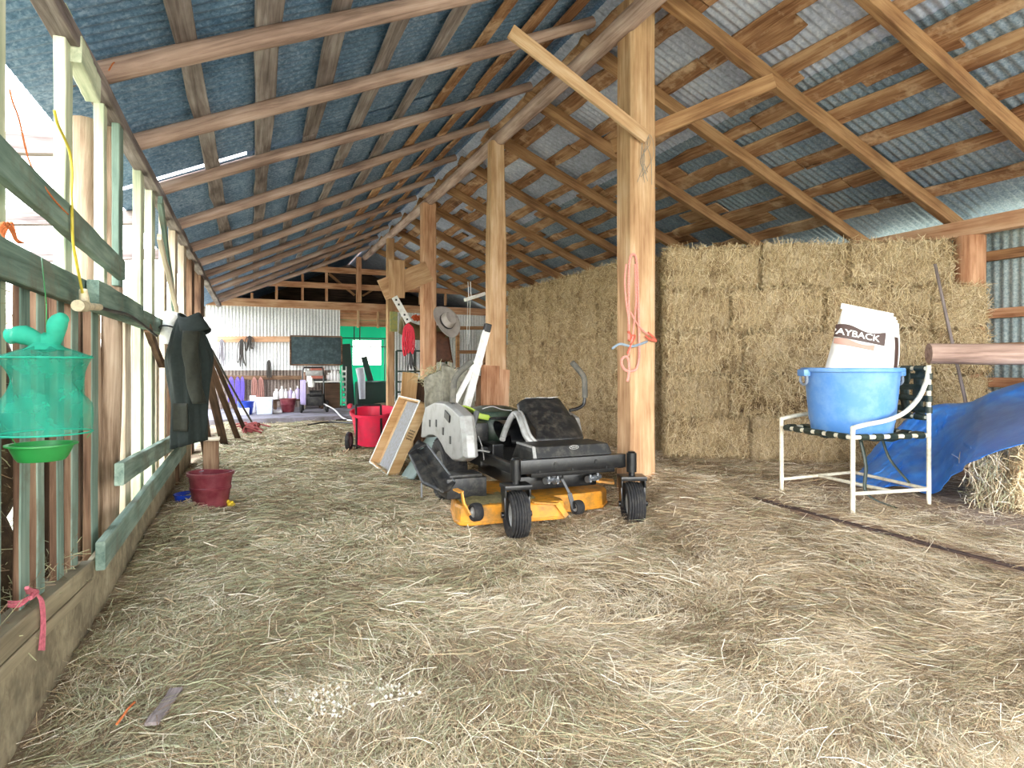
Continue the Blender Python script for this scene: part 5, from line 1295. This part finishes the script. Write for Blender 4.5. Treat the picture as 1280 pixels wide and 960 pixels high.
# hat, saddle, red ropes, halters on and around the hat post
hp_ = W(558, 402, y=9.9)
M['hat'] = plain('pale_felt', '#c7c1bd', .85, dirt='#aaa29d', scale=5)
ht = thing('brimmed_hat', 'pale grey brimmed hat with a dark band hung on the third post', 'hat', hp_); ht.rotation_euler = (1.15, -.35, .5)
def brim(a, c):
    th = 2*PI*a; r = .115+.13*c; return (r*math.cos(th)*1.0, r*math.sin(th)*1.18, .05*c*c*math.cos(th)**2-.01)
MB().grid(brim, 48, 8).build('brim', 'hat', ht, smooth=True, thick=.006)
mb = MB(); mb.lathe([(.118, -.01), (.116, .05), (.105, .12), (.09, .145), (.05, .135), (0, .125)], 36, None, 1, 1.15); mb.build('crown', 'hat', ht, smooth=True)
mb = MB(); mb.lathe([(.1195, .0), (.1185, .03)], 36, None, 1, 1.15); mb.build('band', 'black', ht, smooth=True, thick=.004)
M['leather'] = plain('brown_leather', '#5a3524', .45, dirt='#7a4c34', scale=8)
M['olive'] = plain('olive_leather', '#6e6242', .5)
sd = thing('saddle', 'brown riding saddle with an orange cloth on its rack behind the hat post', 'saddle', W(535, 410, y=10.75))
def sad(a, c):
    x = (a-.5)*.95; th = (c-.5)*2.6
    r = .19+.05*abs(a-.5)*2; z = .02+.16*(abs(a-.5)*2)**2.2
    return (x, r*math.sin(th)*1.0, z-(r+.12)*(1-math.cos(th)))
MB().grid(sad, 24, 20).build('seat', 'olive', sd, smooth=True, thick=.03)
for s in (-1, 1):
    def flap(a, c, s=s): return (.10+(a-.5)*(.42-.1*c)+.12*c, s*(.20+.05*c), -.10-.52*c+.03*math.sin(a*3))
    MB().grid(flap, 10, 14).build('flap', 'leather', sd, smooth=True, thick=.02)
M['orangecloth'] = cloth('orange_cloth', '#d8643a')
mb = MB(); mb.grid(lambda a, c: (-.28+.2*a, -.12+.2*c, .17+.05*math.sin(a*9)*math.cos(c*7)), 10, 10); mb.build('orange_cloth', 'orangecloth', sd, smooth=True, thick=.02)
M['darkgreen'] = plain('dark_green_metal', '#1f3b33', .5)
rk = thing('saddle_rack', 'dark green metal rack under the saddle behind the hat post', 'rack', (sd.location.x-.1, 10.8, 0)); mb = MB()
for z in (1.38, 1.02, .84, .66): mb.bar((-.45, 0, z), (.45, 0, z), .04, .03)
for x in (-.45, -.12, .45): mb.bar((x, 0, 0), (x, 0, 1.38), .035, .03, up=(0, 1, 0))
mb.build('rack_frame', 'darkgreen', rk)
M['redrope'] = cloth('red_lead_rope', '#d63a4c', scale=80)
def hank(name, u, v0, v1, yy, wpx, mat, lab, cat, k=7, r=.012, grp=None):
    c = W(u, v0, y=yy); t = thing(name, lab, cat, c, 0, grp); zz = (v0-v1)*c.dot(Vector((SY, CY, 0)))/F; ww = wpx*c.dot(Vector((SY, CY, 0)))/F; mb = MB()
    for i in range(k):
        s = (i/(k-1)-.5)*ww; e = zz*random.uniform(.72, 1.0)
        mb.tube(smooth_path([(0, -.01, 0), (s*.8, -.02-.004*i, zz*.15), (s+random.uniform(-.01, .01), -.03, e*.6), (s*.9+random.uniform(-.02, .02), -.025, e), (s*.4, -.015, e*.62), (s*.1, -.01, .0)]), r, 6)
    mb.build('loops', mat, t, smooth=True)
    return t
hank('lead_rope', 510, 405, 446, 9.9, 13, 'redrope', 'hank of red lead rope hung beside the hat post', 'rope', 9, .016)
hank('halter', 513, 430, 470, 10.2, 14, 'black', 'black halter hanging under the red lead rope', 'halter', 6, .008)
M['printed'] = plain('yellow_green_packet', '#b5b062', .5, dirt='#7f9a78', scale=20)
pk = W(492, 402, y=13.0); mb = MB(); mb.box((pk.x, pk.y, pk.z), (.16, .03, .42), None, .01); tag(mb.build('hanging_packet', 'printed'), 'yellow-green packet hung on the slim post beside the green doorway', 'packet')
sb = thing('slotted_bar', 'white slotted metal bar hanging from the pale cross plank', 'bar', W(502, 386, y=9.85)); mb = MB()
mb.bar(rel(sb, [W(493, 371, y=9.85)])[0], rel(sb, [W(511, 403, y=9.85)])[0], .10, .01, up=(0, 1, 0)); bq = mb.build('bar', 'white', sb); mb = MB()
for s in (.12, .3, .7, .88): 
    c = rel(sb, [W(493, 371, y=9.84).lerp(W(511, 403, y=9.84), s)])[0]; mb.box(c+Vector((0, -.004, 0)), (.03, .006, .03))
mb.build('slot', 'black', bq)
hl = thing('hanging_strip', 'white strip hung on strings under the right roof behind the waney post', 'strip light', W(593, 371, y=8.2)); mb = MB()
a, b = rel(hl, [W(581, 375, y=8.2), W(606, 367, y=8.2)]); mb.bar(a, b, .08, .05, bev=.01); mb.build('strip', 'white', hl); mb = MB()
for u in (585, 588): mb.tube(rel(hl, [W(u, 352, y=8.2), W(u+1, 372, y=8.2)]), .005, 5); mb.tube(rel(hl, [W(u, 372, y=8.2), W(u-2, 430, y=8.2)]), .0035, 5)
mb.build('string', 'white', hl)
# stub frame right of the hat post
t = thing('bridle_rail', 'small timber rail on posts in front of the far right iron wall', 'rail', W(585, 450, y=12.5)); mb = MB()
mb.bar(rel(t, [W(573, 410, y=12.5)])[0], rel(t, [W(606, 410, y=12.5)])[0], .07, .07); mb.bar(rel(t, [W(573, 440, y=12.5)])[0], rel(t, [W(606, 440, y=12.5)])[0], .07, .07)
for u in (572, 606): 
    a = rel(t, [W(u, 408, y=12.5)])[0]; mb.bar(a, Vector((a.x, a.y, -t.location.z)), .07, .07, up=(0, 1, 0))
mb.build('rail_frame', 'rafter', t)

# ------------------------------------------------------------------ far end: door, board, bench and clutter
FW = FY-.06
def fw_(u, v, d=0.): return W(u, v, y=FW-d)
M['chalk'] = plain('dark_chalkboard', '#2c3d42', .75, dirt='#53666a', scale=9)
cb = thing('chalkboard', 'dark green chalkboard fixed to the far iron wall', 'chalkboard', fw_(395, 439)); a, b = rel(cb, [fw_(363, 456, .05)])[0], rel(cb, [fw_(427, 421, .05)])[0]
mb = MB(); mb.box((a+b)/2, (b.x-a.x, .02, b.z-a.z)); mb.build('board_face', 'chalk', cb); mb = MB()
for p_, q_ in (((a.x, a.z), (b.x, a.z)), ((a.x, b.z), (b.x, b.z)), ((a.x, a.z), (a.x, b.z)), ((b.x, a.z), (b.x, b.z))): mb.bar((p_[0], a.y-.012, p_[1]), (q_[0], a.y-.012, q_[1]), .035, .03, up=(0, 1, 0))
mb.build('frame', 'slat', cb)
a, b = fw_(271, 424, .06), fw_(362, 424, .06)
tag(board('hook_plank', a, b, .03, .135, 'pine_red', n=6), 'reddish plank of tack hooks across the far iron wall', 'plank')
tag(board('wall_rail', fw_(262, 472, .03), fw_(425, 472, .03), .04, .10, 'slat'), 'dark rail at the bottom edge of the far iron sheets', 'rail')
M['tack'] = plain('dark_tack', '#3d3733', .6); M['purple'] = cloth('purple_rope', '#6a58c0', scale=60); M['dusky'] = cloth('dusky_pink_rope', '#a4766c', scale=60); M['greyrope'] = cloth('grey_tack', '#847f86', scale=60)
for i, (u, v0, v1, w_, mt, lab) in enumerate([(277, 424, 458, 8, 'greyrope', 'grey halter hung at the left end of the hook plank'), (302, 424, 462, 9, 'tack', 'dark bridle hung in the middle of the hook plank'), (312, 420, 440, 10, 'tack', 'dark bridle with a wide bow hung right of the middle of the hook plank'), (336, 450, 476, 5, 'tack', 'dark hooked strap hung below the hook plank')]):
    hank('bridle', u, v0, v1, FW-.12, w_, mt, lab, 'bridle', 5, .010, 'tack on the far iron wall')
for i, (u, w_, mt, lab) in enumerate([(289, 6, 'purple', 'purple lead rope hung under the iron sheets, left one'), (297, 5, 'purple', 'purple lead rope hung under the iron sheets, middle one'), (303, 4, 'purple', 'purple lead rope hung under the iron sheets, right one'), (318, 6, 'dusky', 'dusky pink lead rope hung under the iron sheets, left one'), (326, 6, 'dusky', 'dusky pink lead rope hung under the iron sheets, right one')]):
    hank('lead_rope', u, 471, 505, FW-.1, w_, mt, lab, 'rope', 5, .011, 'lead ropes under the far iron sheets')
# bench, shelf and cabinet
BY = 15.3
def bw(u, v, dy=0.): return W(u, v, y=BY+dy)
BZ = .09
be = thing('work_bench', 'long dark wooden bench along the far iron wall', 'bench', (bw(370, 500).x, BY+.25, BZ)); x0, x1 = bw(342, 500).x-be.location.x, bw(405, 500).x-be.location.x; zb = bw(370, 499).z-BZ
mb = MB(); mb.box(((x0+x1)/2, 0, zb-.02), (x1-x0, .5, .04)); mb.build('bench_top', 'dark', be); mb = MB(); mb.box(((x0+x1)/2, -.1, zb-.27), (x1-x0, .3, .03)); mb.build('lower_shelf', 'slatpale', be)
for x in (x0+.04, x1-.04):
    for y in (-.2, .2): MB().bar((x, y, 0), (x, y, zb-.02), .06, .06, up=(0, 1, 0)).build('leg', 'dark', be)
cbn = thing('storage_cabinet', 'dark cabinet with a white top beside the green doorway', 'cabinet', (bw(404, 500).x, BY+.5, BZ)); x0, x1 = bw(379, 0).x-cbn.location.x, bw(427, 0).x-cbn.location.x; zc_ = bw(400, 477, .4).z-BZ
mb = MB(); mb.box(((x0+x1)/2+.25, 0, zc_/2-.02), (x1-x0-.5, .5, zc_-.04), None, .006); mb.build('cabinet_body', 'dark', cbn); mb = MB(); mb.box(((x0+x1)/2, -.02, zc_), (x1-x0, .56, .03), None, .005); mb.build('cabinet_top', 'white', cbn)
for x in (x0+.3, x1-.06): pass
mb = MB(); mb.bar((x0+.04, 0, 0), (x0+.04, 0, zc_-.02), .05, .4, up=(0, 1, 0)); mb.build('end_panel', 'slatpale', cbn)
M['bottle_w'] = plain('white_bottle', '#ece9ea', .4); M['bottle_p'] = plain('lilac_bottle', '#b7a9d0', .4); M['bottle_b'] = plain('brown_bottle', '#8a6a58', .4); M['boxred'] = plain('faded_red_box', '#b9705e', .7); M['paleblue'] = plain('pale_blue_plastic', '#cfd9f2', .35)
def bottle(p, h, r, mat, lab, grp):
    t = thing('bottle', lab, 'bottle', p, 0, grp); MB().lathe([(0, 0), (r, 0), (r, h*.62), (r*.8, h*.74), (r*.36, h*.8), (r*.36, h*.88), (0, h*.88)], 16).build('bottle_body', mat, t, smooth=True); MB().lathe([(0, h*.86), (r*.42, h*.86), (r*.42, h), (0, h)], 12).build('cap', 'white', t, smooth=True)
lst = [(346, .24, .07, 'bottle_w', 'wide white jug on the bench, first from the left'), (353, .30, .06, 'bottle_w', 'tall white bottle on the bench, second from the left'), (358, .24, .05, 'bottle_w', 'white bottle on the bench, third from the left'), (364, .26, .05, 'bottle_p', 'lilac bottle on the bench, fourth from the left'), (368, .18, .06, 'bottle_w', 'squat white bottle on the bench, fifth from the left'), (373, .30, .06, 'bottle_p', 'lilac bottle at the right end of the bench')]
for u, h, r, m_, lab in lst: p = bw(u, 499); bottle((p.x, BY+.2, BZ+zb), h, r, m_, lab, 'bottles on the far bench')
zt2 = BZ+zc_+.015
for u, h, r, m_, lab in [(381, .26, .05, 'bottle_b', 'brown bottle at the left end of the white cabinet top'), (386, .30, .055, 'bottle_w', 'white bottle next to the brown one on the cabinet top'), (389, .22, .06, 'bottle_w', 'white bottle left of the faded red box'), (411, .20, .06, 'bottle_w', 'squat white bottle right of the faded red box'), (415, .26, .05, 'bottle_w', 'white bottle second past the faded red box'), (419, .32, .05, 'bottle_w', 'tall white bottle third past the faded red box'), (423, .24, .05, 'bottle_w', 'white bottle at the right end of the cabinet top')]:
    p = bw(u, 477, .4); bottle((p.x, BY+.45, zt2), h, r, m_, lab, 'bottles on the white cabinet top')
p = bw(397, 470, .4); mb = MB(); mb.box((0, 0, .16), (.30, .2, .32), None, .006); tag(mb.build('carton', 'boxred', loc=(p.x, BY+.45, zt2)), 'faded red carton standing on the white cabinet top', 'carton')
mb = MB(); mb.box((0, 0, .03), (.34, .16, .06), None, .015); tag(mb.build('tool_tray', 'black', loc=(p.x+.02, BY+.27, zt2)), 'low dark tray in front of the faded red carton', 'tray')
# things on the slab
def slab_box(name, u0, u1, v0, v1, dy, depth, mat, lab, cat, lid=None):
    a, b = W(u0, v1, y=BY+dy), W(u1, v0, y=BY+dy); t = thing(name, lab, cat, ((a.x+b.x)/2, BY+dy+depth/2, BZ)); w_ = b.x-a.x; h = b.z-BZ
    mb = MB(); mb.loft([[(-w_*.46, -depth*.46, 0), (w_*.46, -depth*.46, 0), (w_*.46, depth*.46, 0), (-w_*.46, depth*.46, 0)], [(-w_*.5, -depth*.5, h), (w_*.5, -depth*.5, h), (w_*.5, depth*.5, h), (-w_*.5, depth*.5, h)]]); mb.build(name.split('_')[-1]+'_body', mat, t, bevel=.012)
    if lid: MB().box((0, 0, h+.012), (w_*1.06, depth*1.06, .03), None, .008).build('lid', lid, t)
    return t
slab_box('plastic_tote', 320, 341, 499, 528, -1.2, .4, 'paleblue', 'pale blue see-through tote standing on the slab', 'tote', 'white')
slab_box('white_carton', 312, 320, 495, 528, -.7, .3, 'bottle_w', 'narrow white carton behind the pale blue tote', 'carton')
slab_box('pink_carton', 341, 353, 513, 528, -1.0, .3, 'plainpink' if 'plainpink' in M else 'bottle_w', 'small pale carton between the tote and the maroon pail', 'carton')
p = W(360, 528, y=14.6); tub('feed_pail', 'maroon pail on the slab under the far bench', 'pail', (p.x, 14.6, BZ), .17, .13, .30, 'maroon')
for i in range(4):
    pass
p = W(307, 525, y=14.2); tub('rope_pail', 'blue pail by the leaning planks at the far end', 'pail', (p.x, 14.2, BZ), .16, .13, .28, 'deepblue')
slab_box('white_crate', 296, 312, 510, 530, -1.3, .3, 'bottle_w', 'white crate left of the blue pail at the far end', 'crate')
# pressure washer on wheels
pw_ = W(392, 528, y=14.3); t = thing('pressure_washer', 'black wheeled pressure washer with a hose coil on the slab', 'pressure washer', (pw_.x, 14.3, BZ))
mb = MB()
for s in (-.22, .22): mb.tube(smooth_path([(s, -.1, .05), (s, .0, .4), (s, .12, .85), (s*.9, .14, .98)]), .017, 8)
mb.tube([(-.2, .14, .98), (.2, .14, .98)], .017, 8); mb.tube([(-.22, -.02, .3), (.22, -.02, .3)], .017, 8); mb.build('handle_frame', 'black', t, smooth=True)
mb = MB(); mb.box((.02, -.02, .28), (.36, .3, .26), None, .04); mb.tube([(-.1, -.16, .42), (.15, -.16, .42)], .07, 14); mb.build('motor', 'blackplastic', t, smooth=True)
mb = MB(); mb.box((.02, .1, .86), (.36, .08, .12), None, .02); mb.build('control_box', 'silver', t, smooth=True)
for s in (-.26, .28):
    mb = MB(); tyre(mb, Vector((s, -.02, .13)), (1, 0, 0), .13, .06, 0, 24); wq = mb.build('wheel', 'rubber', t, smooth=True); mb = MB(); hub(mb, Vector((s, -.02, .13)), (1, 0, 0), .075, .05); mb.build('hub', 'white', wq, smooth=True)
mb = MB()
for i in range(5): mb.tube([(-.27+.02*i, -.12-.02*i+.17*math.cos(2*PI*j/24)*.3, .45+.26*math.sin(2*PI*j/24)) for j in range(24)], .012, 6, closed=True)
mb.build('hose_coil', 'bottle_p', t, smooth=True)
mb = MB(); mb.lathe([(0, 0), (.07, .02), (.08, .1), (.03, .16), (.02, .22), (0, .22)], 14, Matrix.Translation((-.06, -.22, .55))); mb.build('detergent_bottle', 'white', t, smooth=True)
z9 = BZ+.012
mb = MB(); mb.tube(smooth_path([W(405, 505, y=14.2), W(418, 512, y=13.9), W(428, 522, z=z9), W(440, 526, z=z9), W(455, 524, z=z9), W(468, 527, z=z9)]), .016, 8); tag(mb.build('white_hose', 'bottle_w', smooth=True), 'white hose running from the pressure washer over the slab', 'hose')
mb = MB(); mb.tube(smooth_path([W(385, 531, z=z9), W(405, 528, z=z9), W(425, 528, z=z9), W(445, 529, z=z9), W(440, 525, z=z9), W(420, 525, z=z9)]), .014, 8); tag(mb.build('dark_hose', 'black', smooth=True), 'dark hose lying on the slab before the pressure washer', 'hose')
mb = MB()
for i in range(16): 
    a = W(random.uniform(304, 326), random.uniform(531, 541), z=.03); mb.tube(smooth_path([a, a+Vector((random.uniform(-.2, .2), random.uniform(-.1, .1), random.uniform(.02, .1))), a+Vector((random.uniform(-.3, .3), random.uniform(-.2, .2), .0))]), .014, 6)
tag(mb.build('rope_heap', plain('dark_red_rope', '#8c3f3c', .8), smooth=True), 'tangled heap of dark red rope on the ground by the slab', 'rope')

# green netting in the far doorway, and what stands before it
DX0, DX1 = XD0-.05, XD1+.05; NY = 17.5
M['doornet'] = mesh_cloth('green_door_netting', '#12946c', 1.5)
hx0, hx1, hz0, hz1 = W(441, 0, y=NY).x, W(476, 0, y=NY).x, W(0, 456, y=NY).z, W(0, 427, y=NY).z
hz1 = 1.15+28*NY/.96/F; hz0 = 1.15-1*NY/F
def net(x0, x1, z0, z1, mb): mb.grid(lambda a, c: (x0+(x1-x0)*a, NY+.03*math.sin((x0+(x1-x0)*a)*9), z0+(z1-z0)*c), 12, 6)
mb = MB(); net(DX0-.9, hx0, -.1, 2.45, mb); net(hx1, DX1+1.2, -.1, 2.45, mb); net(hx0, hx1, hz1, 2.45, mb); net(hx0, hx1, -.1, hz0, mb)
tag(mb.build('green_netting', 'doornet', smooth=True), 'bright green netting hung across the far doorway with a square opening', 'netting')
mb = MB()
for p_, q_ in (((DX0-.2, 17.2, 1.62), (DX1+.3, 17.2, 1.62)), ((DX0-.2, 17.2, 1.85), (DX1+.3, 17.2, 1.85)), ((DX0+.55, 17.2, 1.62), (DX0+.55, 17.2, 2.3)), ((DX0+.7, 17.2, 1.62), (DX0+.7, 17.2, 2.3)), ((DX1+.02, 17.2, 0), (DX1+.02, 17.2, 1.85)), ((DX0-.1, 17.2, 0), (DX0-.1, 17.2, 1.85))): mb.tube([p_, q_], .016, 6)
tag(mb.build('pipe_gate', 'darkgreen'), 'thin dark pipe gate frame before the green netting', 'gate')
def dk_(u, v, y): return W(u, v, y=y)
tag(board('leaning_board', dk_(438, 520, 16.7).xy.to_3d(), dk_(432, 430, 16.8), .24, .03, 'darkgreen', up=(0, 1, 0)), 'dark panel leaning left in the green doorway', 'board')
tag(board('leaning_board', dk_(472, 520, 16.9).xy.to_3d(), dk_(455, 446, 16.9), .16, .03, 'darkgreen', up=(0, 1, 0)), 'dark panel leaning in the middle of the green doorway', 'board')
mb = MB(); a = dk_(452, 482, 16.3); mb.tube([(a.x-.04, 16.35, 1.05), (a.x, 16.35, .8), (a.x+.03, 16.35, .25)], [.11, .10, .075], 16); tag(mb.build('feed_sack', plain('pale_sack', '#c9cdda', .6), smooth=True), 'tall pale rolled sack standing in the green doorway', 'sack')
mb = MB(); mb.box((a.x+.35, 16.7, .35), (.9, .5, .7), None, .1); tag(mb.build('covered_machine', 'darkgreen', smooth=True), 'dark covered machine standing low in the green doorway', 'machine')
t = thing('white_ladder', 'white narrow rack edge standing at the left side of the green doorway', 'rack', (dk_(430, 500, 15.9).x, 15.9, BZ)); mb = MB()
for s in (-.05, .05): mb.bar((s, 0, 0), (s, 0, 1.0), .02, .02, up=(0, 1, 0))
for i in range(7): mb.bar((-.05, 0, .1+.13*i), (.05, 0, .1+.13*i), .025, .05)
mb.build('rack_frame', 'white', t)
# white feed crumbs on the floor in front
k = 150; mb = MB()
for i in range(k):
    u, v = random.choice([(395, 860), (405, 880), (490, 865)]); u += random.gauss(0, 22); v += random.gauss(0, 9)
    p = W(u, min(v, 905), z=.01); r = random.uniform(.003, .008); p.z = ground(p.x, p.y)+.012
    mb.lathe([(0, -r), (r*.8, -r*.4), (r, .2*r), (0, r)], 6, Matrix.Translation(p))
M['crumb'] = plain('white_crumbs', '#ece7db', .8); tag(mb.build('feed_crumbs', 'crumb'), 'white feed crumbs scattered on the hay at the near left', 'crumbs', kind='stuff')
p0, p1 = W(190, 905, z=.02), W(220, 862, z=.02)
tag(board('wood_offcut', p0, p1, .045, .012, 'batten_grey'), 'grey wood offcut lying in the hay near the bottom left', 'offcut')
mb = MB(); mb.tube(smooth_path([W(146, 905, z=.03), W(155, 893, z=.035), W(160, 886, z=.04), W(168, 878, z=.03)]), .004, 6); tag(mb.build('orange_twine', 'orangetwine', smooth=True), 'bit of orange twine lying in the hay near the bottom left', 'twine')
